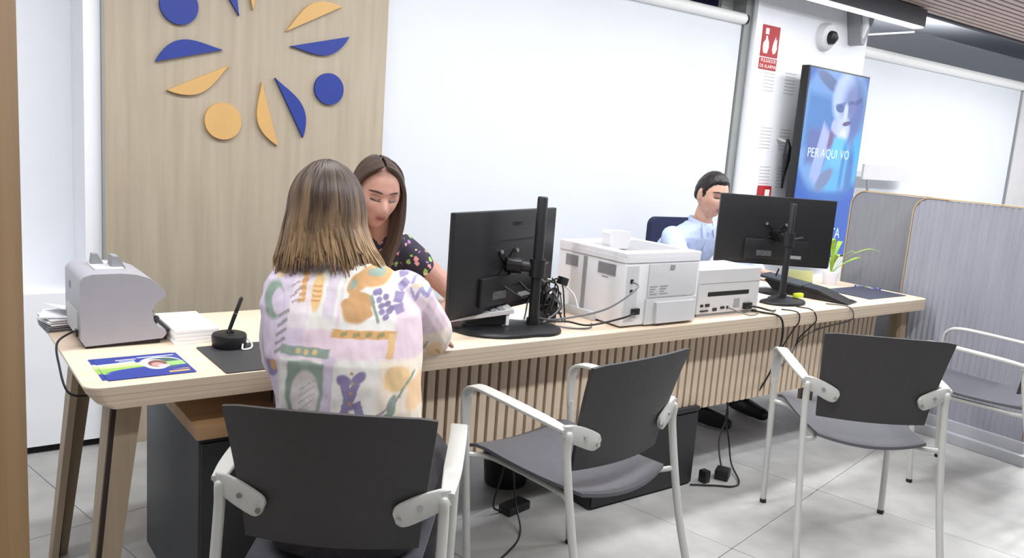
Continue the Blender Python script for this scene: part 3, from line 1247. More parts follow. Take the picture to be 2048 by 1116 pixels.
# rear details
rp = box('rear_door', .125, w_ - .02, -.006, .004, .115, h_ - .03, PLAST2, lp, bevel=.002)
box('latch', .24, .262, -.010, -.004, h_ - .052, h_ - .035, PLAST3, rp)
bm = bmesh.new()
prism(bm, [(.12, .008), (w_ - .012, .008), (w_ - .012, .108), (.12, .108)], -.008, .002, 'y')
prism(bm, [(.17, .012), (w_ - .03, .012), (w_ - .035, .095), (.165, .095)], -.022, -.006, 'y')
obj('rear_tray_bulge', bm, PLAST2, lp, bevel=.004, smooth=True)
box('port_panel', .012, .07, -.004, .004, .03, h_ - .035, PLAST2, lp)
box('network_port', .028, .042, -.007, .002, .175, .190, BLACK, lp)
box('usb_port', .030, .042, -.007, .002, .135, .15, BLACK, lp)
box('power_inlet', .045, .085, -.014, .002, .052, .076, BLACK, lp, bevel=.002)
for k, (a, b) in enumerate(((.135, .175), (.19, .235))):
    for r in range(4):
        box('rating_line', a, b - .01 * (r % 3), -.0072, -.0055, .155 - r * .010, .159 - r * .010, PLAST3, lp)
cable('data_cable', [(PX0 + .035, PY0 - .01, DZ + .182), (PX0 + .02, PY0 - .05, DZ + .165), (PX0 - .12, PY0 - .035, DZ + .09), (PX0 - .28, PY0 + .05, DZ + .045), (1.86, 2.33, DZ + .04)], .0036, CABLEG,
      'grey data cable looping from the laser printer to the monitor stand')
cable('power_cable', [(PX0 + .06, PY0 - .012, DZ + .06), (PX0 - .02, PY0 - .03, DZ + .05), (PX0 - .14, PY0 + .02, DZ + .02), (2.0, 2.30, DZ + .018), (1.93, 2.36, DZ + .008)], .004, CABLEB,
      'black power lead from the laser printer across the desk')
cable('loop_cable', [(1.90, 2.36, DZ + .01), (1.98, 2.26, DZ + .004), (2.06, 2.235, DZ + .004), (2.12, 2.29, DZ + .004)], .003, CABLEG,
      'thin grey cable lying on the desk beside the laser printer')

# ================================================================== DOT MATRIX PRINTER
dp = empty('document_printer', (2.655, 2.235, DZ))
tag(dp, 'low grey document printer beside the laser printer', 'printer')
DPM = mat('document_printer_plastic', (200, 199, 198), .5, vary=.02)
w_, d_, h_ = .40, .30, .20
bm = bmesh.new()
prism(bm, [(0, .014), (d_, .014), (d_, .15), (d_ - .09, h_), (.0, h_)], 0, w_, 'x')
obj('body', bm, DPM, dp, bevel=.006, smooth=True)
box('base', .01, w_ - .01, .005, d_ - .01, 0, .016, PLAST3, dp)
box('lid_seam', .004, w_ - .004, -.001, .004, .142, .144, PLAST3, dp)
box('paper_slot', .06, .33, -.0015, .006, .088, .106, DARKGAP, dp)
for x0, x1, z0, z1 in ((.02, .035, .045, .055), (.05, .075, .045, .056), (.02, .07, .024, .030), (.10, .125, .024, .036), (.15, .175, .03, .04), (.19, .2, .028, .04)):
    box('port', x0, x1, -.004, .004, z0, z1, BLACK, dp)
box('power_inlet', .30, .35, -.014, .004, .02, .048, BLACK, dp, bevel=.002)
box('vent', .235, .275, -.001, .004, .03, .07, PLAST3, dp)
cable('power_cable', [(2.985, 2.225, DZ + .035), (3.03, 2.20, DZ + .028), (3.10, 2.19, DZ + .012), (3.16, 2.21, DZ + .005)], .0045, CABLEB,
      'short black power lead plugged into the document printer')
cable('data_cable', [(2.85, 2.232, DZ + .033), (2.88, 2.205, DZ + .022), (2.93, 2.18, DZ + .006), (3.0, 2.19, DZ + .005), (3.06, 2.24, DZ + .008), (3.03, 2.33, DZ + .03)], .003, CABLEG,
      'thin grey cable curling out of the document printer')

# ================================================================== THINGS UNDER MONITORS
# desk phone / card terminal on a wedge
tr = empty('card_terminal', (1.66, 2.36, DZ))
tag(tr, 'pale keypad on a black wedge on the foot of the nearer monitor', 'terminal')
mt = basis((.93, -.36, .0), (.36, .93, .0), (0, 0, 0))
bm = bmesh.new()
prism(bm, [(-.07, .026), (.07, .026), (.09, .065), (-.07, .032)], -.03, .05, 'y', mtx=mt)
obj('wedge', bm, BLACK, tr)
bm = bmesh.new()
prism(bm, [(-.13, .035), (.10, .070), (.10, .084), (-.13, .047)], -.045, .06, 'y', mtx=mt)
obj('keypad', bm, PLAST2, tr, bevel=.002)
for i in range(6):
    bm = bmesh.new()
    x = -.1 + i * .03
    prism(bm, [(x, .049 + (x + .13) * .155), (x + .02, .052 + (x + .13) * .155), (x + .02, .055 + (x + .13) * .155), (x, .052 + (x + .13) * .155)], -.03, .045, 'y', mtx=mt)
    obj('key_row', bm, PLAST3, tr)
bm = bmesh.new()
prism(bm, [(.075, .026), (.085, .026), (.085, .066), (.075, .062)], -.04, -.015, 'y', mtx=mt)
obj('white_tab', bm, PAPER, tr)
pp_ = tag(box('paper_sheet', -.10, .10, -.07, .07, 0, .002, PAPER), 'white sheet lying behind the foot of the nearer monitor', 'paper')
pp_.location = (1.93, 2.52, DZ)
pp_.rotation_euler = (0, 0, .3)
pk = tag(box('card_box', -.05, .05, -.03, .03, 0, .03, OAKEDGE, bevel=.002), 'small buff box behind the nearer monitor', 'box')
pk.location = (1.77, 2.56, DZ)

# tangle of leads by the pole
hub = empty('lead_tangle', (1.985, 2.40, DZ))
tag(hub, 'tangle of black leads and plugs between monitor and laser printer', 'cables')
random.seed(11)
for k in range(9):
    bm = bmesh.new()
    pts = [(random.uniform(-.06, .06), random.uniform(-.05, .05), random.uniform(.03, .17)) for _ in range(5)]
    pts.append((random.uniform(-.10, .05), random.uniform(-.08, .02), .008))
    tube(bm, spline(pts, 6), .0034, seg=6)
    obj('lead', bm, CABLEB if k % 3 else CABLEG, hub, smooth=True)
for (x, y, z) in ((.01, .02, .0), (-.03, -.01, .0)):
    pass
box('plug_block', -.03, .03, -.02, .03, 0, .10, BLACK, hub, bevel=.004)
box('plug', -.012, .022, -.03, .0, .15, .18, BLACK, hub, bevel=.003, mtx=Matrix.Rotation(.3, 4, 'Y'))
cable('white_lead', [(1.99, 2.42, DZ + .16), (2.03, 2.40, DZ + .15), (2.075, 2.36, DZ + .11), (2.08, 2.33, DZ + .06)], .003, CABLEW, 'thin white lead curving out of the tangle')
for k, (a, b) in enumerate((((1.70, 2.40, .96), (1.82, 2.32, .86)), ((1.83, 2.44, .95), (1.86, 2.33, .88)))):
    cable('video_cable', [a, (a[0] + .01, a[1] - .02, a[2] - .04), (b[0] - .03, b[1], b[2]), b], .0045, CABLEB,
          ('left', 'right')[k] + ' black video cable hanging at the back of the nearer monitor', None, 'cable', 'video cables of the nearer monitor')

# far desk: signature wedge, plant, paper
sw = empty('signature_pad', (3.72, 2.40, DZ))
tag(sw, 'black sloping signature stand beside the far monitor foot', 'stand')
v0 = Vector((3.90, 2.66, 0)) - Vector((3.72, 2.40, 0))
v1 = Vector((3.79, 2.205, 0)) - Vector((3.72, 2.40, 0))
bm = bmesh.new()
mt = basis((.24, -.97, 0), (.97, .24, 0), (0, 0, 0))
prism(bm, [(-.23, .06), (-.20, .075), (.05, .05), (.205, .0), (.205, .006), (-.16, 0), (-.23, 0)][:5] + [(-.16, .0)], -.07, .07, 'y', mtx=mt)
obj('wedge', bm, BLACK, sw)
bm = bmesh.new()
prism(bm, [(-.26, .082), (-.03, .06), (-.03, .05), (-.26, .072)], -.085, .075, 'y', mtx=mt)
obj('pad', bm, mat('dark_slate_plastic', (52, 58, 60), .5), sw, bevel=.002)
bm = bmesh.new()
tube(bm, [mt @ Vector((-.2, 0, .07)), mt @ Vector((-.19, .01, .115))], .004, seg=8)
obj('stylus', bm, BLACKM, sw, smooth=True)
tg = tag(box('key_tag', -.03, .03, -.012, .012, 0, .022, mat('neon_yellow', (214, 234, 40), .5), bevel=.006), 'neon yellow tag on the foot of the far monitor', 'tag')
tg.location = (3.50, 2.33, DZ + .022)
kb = tag(box('keyboard', -.21, .21, -.065, .065, 0, .018, BLACK, bevel=.004), 'black keyboard in front of the man in the blue shirt', 'keyboard')
kb.location = (3.42, 2.60, DZ)
kb.rotation_euler = (0, 0, -.5)
wp = tag(box('paper_sheet', -.10, .10, -.14, .14, 0, .004, PAPER), 'white paper lying before the man in the blue shirt', 'paper')
wp.location = (3.75, 2.74, DZ)
wp.rotation_euler = (0, 0, .3)
wp2 = tag(box('paper_sheet', -.12, .10, -.05, .08, 0, .02, PAPER, bevel=.002), 'white block behind the foot of the far monitor', 'paper')
wp2.location = (3.30, 2.43, DZ)
nt_ = tag(box('note_block', -.07, .07, -.004, .004, 0, .105, mat('pale_yellow_card', (214, 214, 150), .7), bevel=.001), 'pale yellow card standing under the far monitor', 'card')
nt_.location = (3.84, 2.56, DZ)
nt_.rotation_euler = (math.radians(-8), 0, math.radians(-38))
# plant
pt = empty('potted_plant', (4.22, 2.62, DZ))
tag(pt, 'small lime green plant in a white pot beside the far monitor', 'plant')
bm = bmesh.new()
tube(bm, [(0, 0, 0), (0, 0, .07), (0, 0, .075)], [.035, .047, .045], seg=20)
obj('pot', bm, PLAST, pt, smooth=True)
LEAFM = mat('lime_leaf', (168, 196, 70), .5, rgb2=(130, 168, 50), scale=20)
for k, (az, ln, up) in enumerate(((.2, .10, .24), (1.6, .08, .30), (-.5, .20, .16), (2.8, .10, .22), (4.0, .10, .18), (-.9, .24, .22), (5.2, .12, .20), (3.4, .05, .26))):
    bm = bmesh.new()
    dx, dy = math.cos(az), math.sin(az)
    path = spline([(0, 0, .06), (dx * ln * .25, dy * ln * .25, up * .7), (dx * ln * .7, dy * ln * .7, up), (dx * ln, dy * ln, up * .97)], 4)
    strip(bm, path, [.008, .008, .009, .010, .012, .016, .022, .026, .028, .026, .020, .012, .003], .0015, (-dy, dx, 0))
    obj('leaf', bm, LEAFM, pt, smooth=True)

# leads hanging over the desk front near the man, and on the floor
HL = [
    ([(3.02, 2.27, DZ + .006), (3.05, 2.20, DZ + .006), (3.10, 2.14, DZ - .005), (3.13, 2.135, .66), (3.18, 2.18, .55), (3.19, 2.22, .44), (3.16, 2.24, .36)], .0045, CABLEB, 'thick black lead hanging over the desk edge by the document printer'),
    ([(3.36, 2.24, DZ + .005), (3.37, 2.16, DZ + .004), (3.385, 2.142, .70), (3.39, 2.17, .66), (3.40, 2.235, .58), (3.36, 2.235, .50)], .003, CABLEB, 'thin black lead over the desk edge under the far monitor'),
    ([(3.22, 2.22, DZ + .005), (3.245, 2.15, DZ + .003), (3.25, 2.142, .70), (3.26, 2.17, .66), (3.28, 2.235, .55)], .003, CABLEB, 'second thin black lead over the desk edge under the far monitor'),
    ([(3.60, 2.24, DZ + .005), (3.66, 2.155, DZ + .003), (3.69, 2.14, .70), (3.70, 2.17, .665), (3.55, 2.235, .62), (3.42, 2.236, .575), (3.35, 2.236, .50), (3.26, 2.236, .44)], .0036, CABLEG, 'grey lead looping along the slatted front'),
]
for pts, r, m_, lab in HL:
    cable('hanging_lead', pts, r, m_, lab)
cable('floor_lead', [(3.07, 2.31, .40), (3.02, 2.30, .24), (3.06, 2.30, .12), (3.02, 2.24, .03), (2.93, 2.12, .006), (2.86, 2.10, .005), (2.80, 2.14, .005), (2.70, 2.20, .006)], .004, CABLEB, 'black lead dropping to the power brick beside the black cabinet')
cable('floor_lead', [(2.98, 2.31, .40), (3.03, 2.30, .25), (2.99, 2.30, .13), (2.95, 2.24, .03), (2.93, 2.19, .02)], .004, CABLEB, 'black lead crossing the other above the power brick')
pb = tag(box('power_brick', -.035, .035, -.03, .03, 0, .045, BLACK, bevel=.005), 'black power brick on the floor beside the black cabinet', 'adapter')
pb.location = (2.90, 2.19, 0)
pb.rotation_euler = (0, 0, .5)
pl_ = tag(box('plug_adapter', -.018, .018, -.02, .02, 0, .055, BLACK, bevel=.006), 'small black plug next to the power brick on the floor', 'adapter')
pl_.location = (2.79, 2.20, 0)
pb2 = tag(box('power_brick', -.06, .06, -.03, .03, 0, .035, BLACK, bevel=.005), 'black power brick on the floor beneath the middle armchair', 'adapter')
pb2.location = (1.87, 2.36, 0)
pb2.rotation_euler = (0, 0, .2)
cable('floor_lead', [(1.82, 2.33, .40), (1.79, 2.34, .2), (1.76, 2.35, .06), (1.79, 2.36, .02), (1.82, 2.36, .018)], .004, CABLEB, 'black lead dropping to the brick beneath the middle armchair')
cable('floor_lead', [(1.81, 2.34, .38), (1.82, 2.30, .10), (1.78, 2.20, .006), (1.65, 2.10, .005), (1.45, 2.02, .005), (1.30, 2.05, .005)], .004, CABLEB, 'long black lead lying on the floor beneath the middle armchair')
cable('floor_lead', [(1.32, 1.86, .005), (1.50, 1.83, .005), (1.62, 1.76, .005), (1.66, 1.66, .005)], .004, CABLEB, 'black lead lying on the floor behind the nearest armchair')

# ================================================================== WALL ITEMS
# screen
TVm = Decal('tv_picture', (58, 92, 164), .25, emit=.22, base2=(52, 84, 158), nscale=2)
TVm.ell(.52, .70, .62, .36, (104, 140, 190))
TVm.rect(.28, .72, .24, .14, (82, 118, 170), rot=-.05, soft=.15)
TVm.rect(.26, .60, .16, .09, (92, 104, 152), soft=.2)
TVm.ell(.34, .935, .22, .035, (88, 104, 140), rot=-.2, soft=.2)
TVm.ell(.62, .86, .20, .135, (160, 178, 222), soft=.15)
TVm.ell(.78, .80, .19, .17, (84, 92, 140), alpha=.75, soft=.3)
TVm.ell(.64, .70, .12, .075, (166, 176, 216), soft=.2)
TVm.rect(.62, .835, .14, .010, (60, 72, 112), rot=.12, alpha=.5)
TVm.rect(.80, .848, .12, .014, (62, 72, 112), rot=.22, alpha=.5)
TVm.ell(.56, .81, .07, .022, (80, 96, 144))
TVm.ell(.75, .815, .08, .026, (104, 112, 158))
TVm.ell(.66, .79, .035, .05, (176, 186, 226), soft=.3)
TVm.ell(.70, .735, .07, .012, (92, 84, 118), rot=.1)
TVm.ell(.66, .665, .06, .04, (190, 196, 226), soft=.3)
TVm.rect(.33, .555, .075, .155, (150, 160, 206), rot=-.42, soft=.12)
TVm.ell(.50, .70, .05, .05, (158, 166, 210), soft=.2)
TVm.rect(.49, .63, .06, .05, (108, 94, 130), rot=-.3, soft=.2)
TVm.ell(.62, .50, .20, .15, (86, 158, 212), rot=.2, soft=.12)
TVm.rect(.62, .575, .10, .08, (96, 168, 222), soft=.2)
TVm.rect(.72, .50, .03, .12, (60, 116, 176), rot=-.1, soft=.3)
TVm.ell(.97, .55, .14, .14, (70, 150, 200), soft=.2)
TVm.ell(.44, .43, .14, .045, (110, 112, 142), rot=.35, soft=.2)
TVm.ell(.85, .46, .06, .14, (62, 96, 160), soft=.4)
TVm.rect(.5, .19, .60, .175, (54, 88, 164), soft=.08)
TVm.ell(.56, .44, .48, .12, (96, 140, 176), alpha=.25, soft=.2)
TVM = TVm.done()
tv = empty('wall_screen', (5.40, 3.49, 0))
tag(tv, 'tall portrait display with a blue advert beside the white pier', 'screen')
TW, TZ0, TZ1 = .82, .72, 2.062
tv.rotation_euler = (0, 0, math.radians(3))
box('casing', -TW / 2, TW / 2, -.0, .06, TZ0, TZ1, BLACK, tv, bevel=.004)
bm = bmesh.new()
bx(bm, -TW / 2 + .014, TW / 2 - .012, -.003, .001, TZ0 + .014, TZ1 - .012)
so = obj('display', bm, TVM, tv)
set_uv(so.data, lambda c: ((c.x + TW / 2) / TW, (c.z - TZ0) / (TZ1 - TZ0)))
TXT = mat('tv_text', (190, 206, 236), .4, emit=.2, vary=0)
for _x, _w in ((-.262, 'PER'), (-.135, 'A'), (-.018, 'QUI'), (.165, 'VO')):
    text_mesh('lettering', _w, .092, TXT, basis((1, 0, 0), (0, 0, 1), (_x + .03, -.0032, 1.478)), tv, .0006)
text_mesh('lettering', 'STA', .11, TXT, basis((1, 0, 0), (0, 0, 1), (.185, -.0032, .90)), tv, .0006)
box('bracket', -.20, .20, .085, .17, 1.15, 1.6, HOUS, tv)
box('rear_cover', -TW / 2 + .10, TW / 2 - .10, .06, .085, TZ0 + .10, TZ1 - .10, HOUS, tv, bevel=.005)
hk = empty('scanner_hook', (5.035, 3.60, 0))
tag(hk, 'black hand reader hanging beside the display', 'reader')
bm = bmesh.new()
tube(bm, [(0, 0, 1.55), (0, -.01, 1.50), (0, -.01, 1.44), (0, 0, 1.30), (.0, 0, 1.22)], [.012, .025, .028, .012, .008], seg=12, dome=True)
obj('body', bm, BLACK, hk, smooth=True)
bm = bmesh.new()
tube(bm, [(0, 0, 1.54), (0, .085, 1.56)], .008, seg=8)
obj('peg', bm, CHROME, hk, smooth=True)

# fire alarm sign
fs = empty('alarm_sign', (4.83, 3.69, 2.18))
tag(fs, 'red fire alarm sign with hand and flame high on the white pier', 'sign')
box('plate', -.10, .085, -.006, 0, -.08, .125, RED, fs)
box('caption_plate', -.10, .085, -.006, 0, -.165, -.09, RED, fs)
bm = bmesh.new()
prism(bm, [(-.075, -.06), (-.035, -.06), (-.022, -.02), (-.026, .015), (-.042, .04), (-.045, .055), (-.062, .055), (-.062, .03), (-.085, .005), (-.086, -.03)], -.0075, -.004, 'y')
prism(bm, [(-.072, .065), (-.035, .065), (-.035, .105), (-.072, .105)], -.0075, -.004, 'y')
obj('hand_symbol', bm, SIGNW, fs)
bm = bmesh.new()
prism(bm, [(.03, -.06), (.055, -.05), (.068, -.02), (.062, .01), (.064, .045), (.048, .03), (.045, .06), (.03, .03), (.02, .0), (.016, -.03)], -.0075, -.004, 'y')
obj('flame_symbol', bm, SIGNW, fs)
for z, s_ in ((-.108, 'PULSADOR'), (-.145, 'DE ALARMA')):
    text_mesh('lettering', s_, .033, SIGNW, basis((1, 0, 0), (0, 0, 1), (-.008, -.0065, z)), fs, .0008)
# call point
cp = empty('call_point', (4.93, 3.69, 1.17))
tag(cp, 'red alarm call point on the white pier above the far monitor', 'alarm button')
box('housing', -.05, .055, -.045, 0, -.055, .055, RED, cp, bevel=.006)
box('glass_plate', -.02, .03, -.048, -.044, -.03, .03, SIGNW, cp)
# ventilation slots
for gx, gz in ((4.89, 1.95), (4.93, 1.56), (4.97, 1.17), (5.13, 1.95), (5.15, 1.56), (5.17, 1.17)):
    g = empty('wall_vent', (gx - .03, 3.69, gz + (0 if gz > 1.2 else .12)))
    tag(g, 'block of fine ventilation slots in the white pier', 'vent', 'ventilation slots of the white pier')
    for k in range(7):
        box('slot', -.06, .06, -.0012, .0, -.075 + k * .023, -.069 + k * .023, PLAST2, g)
vl = {(4.89, 1.95): 'upper vent slots below the red sign', (4.93, 1.56): 'middle vent slots on the white pier, left column', (4.97, 1.17): 'lowest vent slots above the red call point',
      (5.13, 1.95): 'upper vent slots half hidden by the display', (5.15, 1.56): 'middle vent slots beside the display edge', (5.17, 1.17): 'lowest vent slots beside the display edge'}
for o in [o for o in bpy.data.objects if o.name.startswith('wall_vent')]:
    for (gx, gz), lab in vl.items():
        if abs(o.location.x - (gx - .03)) < .002:
            o['label'] = lab
# dome camera
dc = empty('dome_camera', (5.43, 3.69, 2.31))
tag(dc, 'white dome camera mounted on the white pier', 'camera')
bm = bmesh.new()
tube(bm, [(0, 0, 0), (0, -.03, 0), (0, -.05, -.002), (0, -.06, -.003)], [.10, .098, .085, .05], seg=28)
obj('housing', bm, PLAST, dc, smooth=True)
bm = bmesh.new()
tube(bm, [(.0, -.045, -.005), (.005, -.085, -.01), (.006, -.105, -.012)], [.052, .045, .02], seg=20)
obj('lens_dome', bm, BLACK, dc, smooth=True)
sd = empty('alarm_sensor', (5.76, 3.69, 2.42))
tag(sd, 'angular grey sensor on the wall next to the dome camera', 'sensor')
bm = bmesh.new()
prism(bm, [(-.09, .12), (.12, .10), (.02, -.13), (-.02, -.12)], -.11, 0, 'y')
obj('housing', bm, PLAST3, sd, bevel=.006)
bm = bmesh.new()
tube(bm, [(-.03, -.11, .10), (-.01, -.115, .0), (0, -.09, -.10)], [.03, .028, .012], seg=12)
obj('lens', bm, PLAST, sd, smooth=True)
# display board on a thin stem
bd = empty('stand_board', (6.45, 3.62, 0))
tag(bd, 'plain grey board on a thin stem behind the smooth divider', 'board')
bm = bmesh.new()
bx(bm, -.38, .38, -.01, .01, 1.31, 1.43)
obj('board', bm, PLAST2, bd, bevel=.003)
bm = bmesh.new()
tube(bm, [(-.30, .0, 1.32), (-.20, .0, .95), (-.20, .0, .0)], .010, seg=8)
obj('stem', bm, PLAST3, bd, smooth=True)
box('foot', -.32, -.08, -.12, .06, 0, .012, PLAST3, bd)

# ================================================================== PEOPLE
def ss(a, b, x):
    t = max(0.0, min(1.0, (x - a) / (b - a)))
    return t * t * (3 - 2 * t)


def gauss(x, s):
    return math.exp(-(x / s) ** 2)


def head_point(th, ph, P):
    """th azimuth from the face (+y), ph polar angle from the crown; head-local, chin near z=-.118"""
    sx, sy, sz = math.sin(ph) * math.sin(th), math.sin(ph) * math.cos(th), math.cos(ph)
    x, y, z = sx * P['w'], sy * .094, sz * .118
    low = ss(.005, -.105, z)
    x *= 1 - P['jaw'] * low
    if y < 0:
        y *= 1 - .42 * ss(-.02, -.11, z)
        y *= 1.05
    else:
        y *= .95 + .05 * ss(-.06, -.11, z)
    if sy > 0:
        fr = ss(0.0, .6, sy)
        # forehead / face plane
        y -= .006 * gauss(z - .03, .05) * fr * (1 - gauss(x, .05))
        # eye sockets, brow, cheek
        y -= .014 * (gauss(abs(x) - .031, .017) * gauss(z - .011, .014)) * fr
        y += .004 * gauss(z - .031, .010) * gauss(abs(x) - .028, .028) * fr
        y += .004 * gauss(abs(x) - .042, .018) * gauss(z + .022, .02) * fr
        # nose
        npr = ss(.022, -.026, z) * ss(-.050, -.034, z)
        wid = .0075 + .007 * ss(.01, -.034, z)
        y += P['nose'] * npr * gauss(x, wid) * fr
        # muzzle, lips, chin
        y += .006 * gauss(x, .024) * gauss(z + .060, .020) * fr
        y += .0035 * gauss(x, .020) * gauss(z + .054, .0045) * fr
        y += .004 * gauss(x, .018) * gauss(z + .067, .0055) * fr
        y -= .004 * gauss(x, .02) * gauss(z + .0605, .0025) * fr
        y -= .004 * gauss(x, .025) * gauss(z + .080, .007) * fr
        y += .008 * gauss(x, .022) * gauss(z + .100, .016) * fr
    return Vector((x, y, z))


def head_into(bm, mtx, P, nt=72, np_=60):
    grid = []
    for j in range(1, np_):
        ph = math.pi * j / np_
        grid.append([bm.verts.new(mtx @ head_point(2 * math.pi * i / nt, ph, P)) for i in range(nt)])
    top = bm.verts.new(mtx @ head_point(0, 0, P))
    bot = bm.verts.new(mtx @ head_point(0, math.pi, P))
    for a, b in zip(grid, grid[1:]):
        for i in range(nt):
            j = (i + 1) % nt
            bm.faces.new((a[i], b[i], b[j], a[j]))
    for i in range(nt):
        j = (i + 1) % nt
        bm.faces.new((top, grid[0][i], grid[0][j]))
        bm.faces.new((bot, grid[-1][j], grid[-1][i]))
    for s in (-1, 1):
        # ears: flattened tilted shells
        for k, (oy, oz, ry, rz) in enumerate(((-.012, -.002, .017, .030), (-.008, .008, .014, .018), (-.006, -.022, .009, .012))):
            q = bmesh.ops.create_uvsphere(bm, u_segments=14, v_segments=10, radius=1)
            for v in q['verts']:
                p = Vector((v.co.x * .007, v.co.y * ry, v.co.z * rz))
                p = Matrix.Rotation(s * -.35, 3, 'Z') @ p
                v.co = mtx @ (p + Vector((s * (P['w'] * .985 + .003), oy, oz)))


def loft(bm, rings, seg=28, pw=2.4):
    R = []
    for (c, u, v, ru, rv) in rings:
        c, u, v = Vector(c), Vector(u), Vector(v)
        ring = []
        for k in range(seg):
            a = 2 * math.pi * k / seg
            ca_, sa_ = math.cos(a), math.sin(a)
            x = math.copysign(abs(ca_) ** (2 / pw), ca_)
            y = math.copysign(abs(sa_) ** (2 / pw), sa_)
            ring.append(bm.verts.new(c + u * (x * ru) + v * (y * rv)))
        R.append(ring)
    for a, b in zip(R, R[1:]):
        for k in range(seg):
            j = (k + 1) % seg
            bm.faces.new((a[k], a[j], b[j], b[k]))
    bm.faces.new(R[0][::-1])
    bm.faces.new(R[-1])


def hand_into(bm, wrist, d, nrm, side, curl=.5, sc=1.0):
    """palm + five fingers. d: pointing direction, nrm: back-of-hand normal, side: +1 thumb on d x nrm side"""
    wrist, d, nrm = Vector(wrist), Vector(d).normalized(), Vector(nrm)
    nrm = (nrm - d * nrm.dot(d)).normalized()
    s = d.cross(nrm).normalized() * side
    W = wrist
    loft(bm, [(W - d * .02 * sc, s, nrm, .026 * sc, .020 * sc), (W + d * .015 * sc, s, nrm, .032 * sc, .018 * sc), (W + d * .055 * sc, s, nrm, .040 * sc, .015 * sc),
              (W + d * .088 * sc, s, nrm, .039 * sc, .012 * sc), (W + d * .095 * sc, s, nrm, .032 * sc, .008 * sc)], 18, 2.6)
    for k, (off, ln) in enumerate(((.029, .072), (.010, .080), (-.010, .075), (-.029, .060))):
        p = W + d * (.080 * sc) + s * off * sc
        pts = [p]
        a = .12
        for seg_l, da in ((.45, curl * .7), (.32, curl), (.27, curl * .7)):
            a += da
            p = p + (d * math.cos(a) - nrm * math.sin(a) + s * off * 1.2) .normalized() * ln * sc * seg_l
            pts.append(p)
        tube(bm, pts, [.0092 * sc, .0088 * sc, .0080 * sc, .0066 * sc], seg=10, dome=True)
    p = W + d * .022 * sc + s * .026 * sc
    t1 = (d * .75 + s * .75 - nrm * .25).normalized()
    t2 = (d * .95 + s * .35 - nrm * .35).normalized()
    tube(bm, [p - t1 * .012 * sc, p + t1 * .030 * sc, p + t1 * .030 * sc + t2 * .026 * sc, p + t1 * .03 * sc + t2 * .050 * sc], [.014 * sc, .0115 * sc, .010 * sc, .0075 * sc], seg=10, dome=True)


def remesh(bm, voxel, it, name):
    bmesh.ops.recalc_face_normals(bm, faces=bm.faces)
    me = bpy.data.meshes.new('tmp')
    bm.to_mesh(me)
    bm.free()
    t = bpy.data.objects.new('tmp', me)
    COL.objects.link(t)
    r = t.modifiers.new('r', 'REMESH')
    r.mode = 'VOXEL'
    r.voxel_size = voxel
    r.use_smooth_shade = True
    if it:
        s = t.modifiers.new('s', 'SMOOTH')
        s.factor = .5
        s.iterations = it
    bpy.context.view_layer.update()
    dg = bpy.context.evaluated_depsgraph_get()
    m2 = bpy.data.meshes.new_from_object(t.evaluated_get(dg))
    m2.name = name
    bpy.data.objects.remove(t)
    m2.polygons.foreach_set('use_smooth', [True] * len(m2.polygons))
    return m2


def wrinkle(me, amp, sc, squash=(1, 1, 1), seed=0.0):
    me.calc_loop_triangles()
    nrm = [v.normal.copy() for v in me.vertices]
    for v, n in zip(me.vertices, nrm):
        q = Vector((v.co.x * squash[0], v.co.y * squash[1], v.co.z * squash[2])) * sc + Vector((seed, seed, 0))
        v.co += n * (amp * (noise.noise(q) + .5 * noise.noise(q * 2.1)))


def skin_mat(name, rgb):
    m = mat(name, rgb, .5, rgb2=tuple(int(c * .93) for c in rgb), scale=30)
    b = m.node_tree.nodes['Principled BSDF']
    b.inputs['Subsurface Weight'].default_value = .12
    b.inputs['Subsurface Radius'].default_value = (.01, .004, .002)
    return m


def face_patch(name, bvh, mtx, m, parent, cx, cz, w, h, bend=0.0, tilt=0.0, lift=.0012, ny=5, nx=14, taper=1.0):
    """a small lens-shaped piece laid on the face"""
    bm = bmesh.new()
    rows = []
    for j in range(ny + 1):
        row = []
        for i in range(nx + 1):
            u = i / nx * 2 - 1
            v = j / ny * 2 - 1
            hh = h * math.sqrt(max(0.02, 1 - abs(u) ** 2 * taper))
            x = cx + u * w
            z = cz + bend * (1 - u * u) + tilt * u + v * hh
            hit = bvh.ray_cast(Vector((x, .3, z)), Vector((0, -1, 0)))
            y = hit[0].y if hit[0] is not None else .06
            row.append(bm.verts.new(mtx @ Vector((x, y + lift * (1 - abs(v) * .4), z))))
        rows.append(row)
    for a, b in zip(rows, rows[1:]):
        for i in range(nx):
            bm.faces.new((a[i], a[i + 1], b[i + 1], b[i]))
    return obj(name, bm, m, parent, smooth=True)


def face_parts(parent, mtx, P, browm, lipm, eye_open=.3):
    bm = bmesh.new()
    head_into(bm, Matrix.Identity(4), P)
    bvh = BVHTree.FromBMesh(bm)
    bm.free()
    lash = mat('lash_line', (40, 28, 26), .6)
    sclera = mat('eye_dark', (58, 44, 40), .3)
    lid = mat('eyelid', (172, 124, 108), .55, vary=.03)
    for s in (-1, 1):
        face_patch('eyelid', bvh, mtx, lid, parent, s * .031, .0105, .0150, .0065, lift=.0045)
        face_patch('eye', bvh, mtx, sclera, parent, s * .031, .0045, .0150, .0018 + .004 * eye_open, bend=-.002, lift=.0050)
        face_patch('lashes', bvh, mtx, lash, parent, s * .0315, .0035 + .004 * eye_open, .0170, .0013, bend=-.0025 + .004 * eye_open, lift=.0056)
        face_patch('eyebrow', bvh, mtx, browm, parent, s * .032, .0295, .021, .0034, bend=.003, tilt=s * -.001, lift=.0022)
    face_patch('lips', bvh, mtx, lipm, parent, 0, -.0545, .0215, .0040, bend=.0012, lift=.0016)
    face_patch('lips', bvh, mtx, lipm, parent, 0, -.0650, .0190, .0045, bend=-.0022, lift=.0016)
    face_patch('mouth_line', bvh, mtx, lash, parent, 0, -.0602, .0205, .0009, lift=.0022)


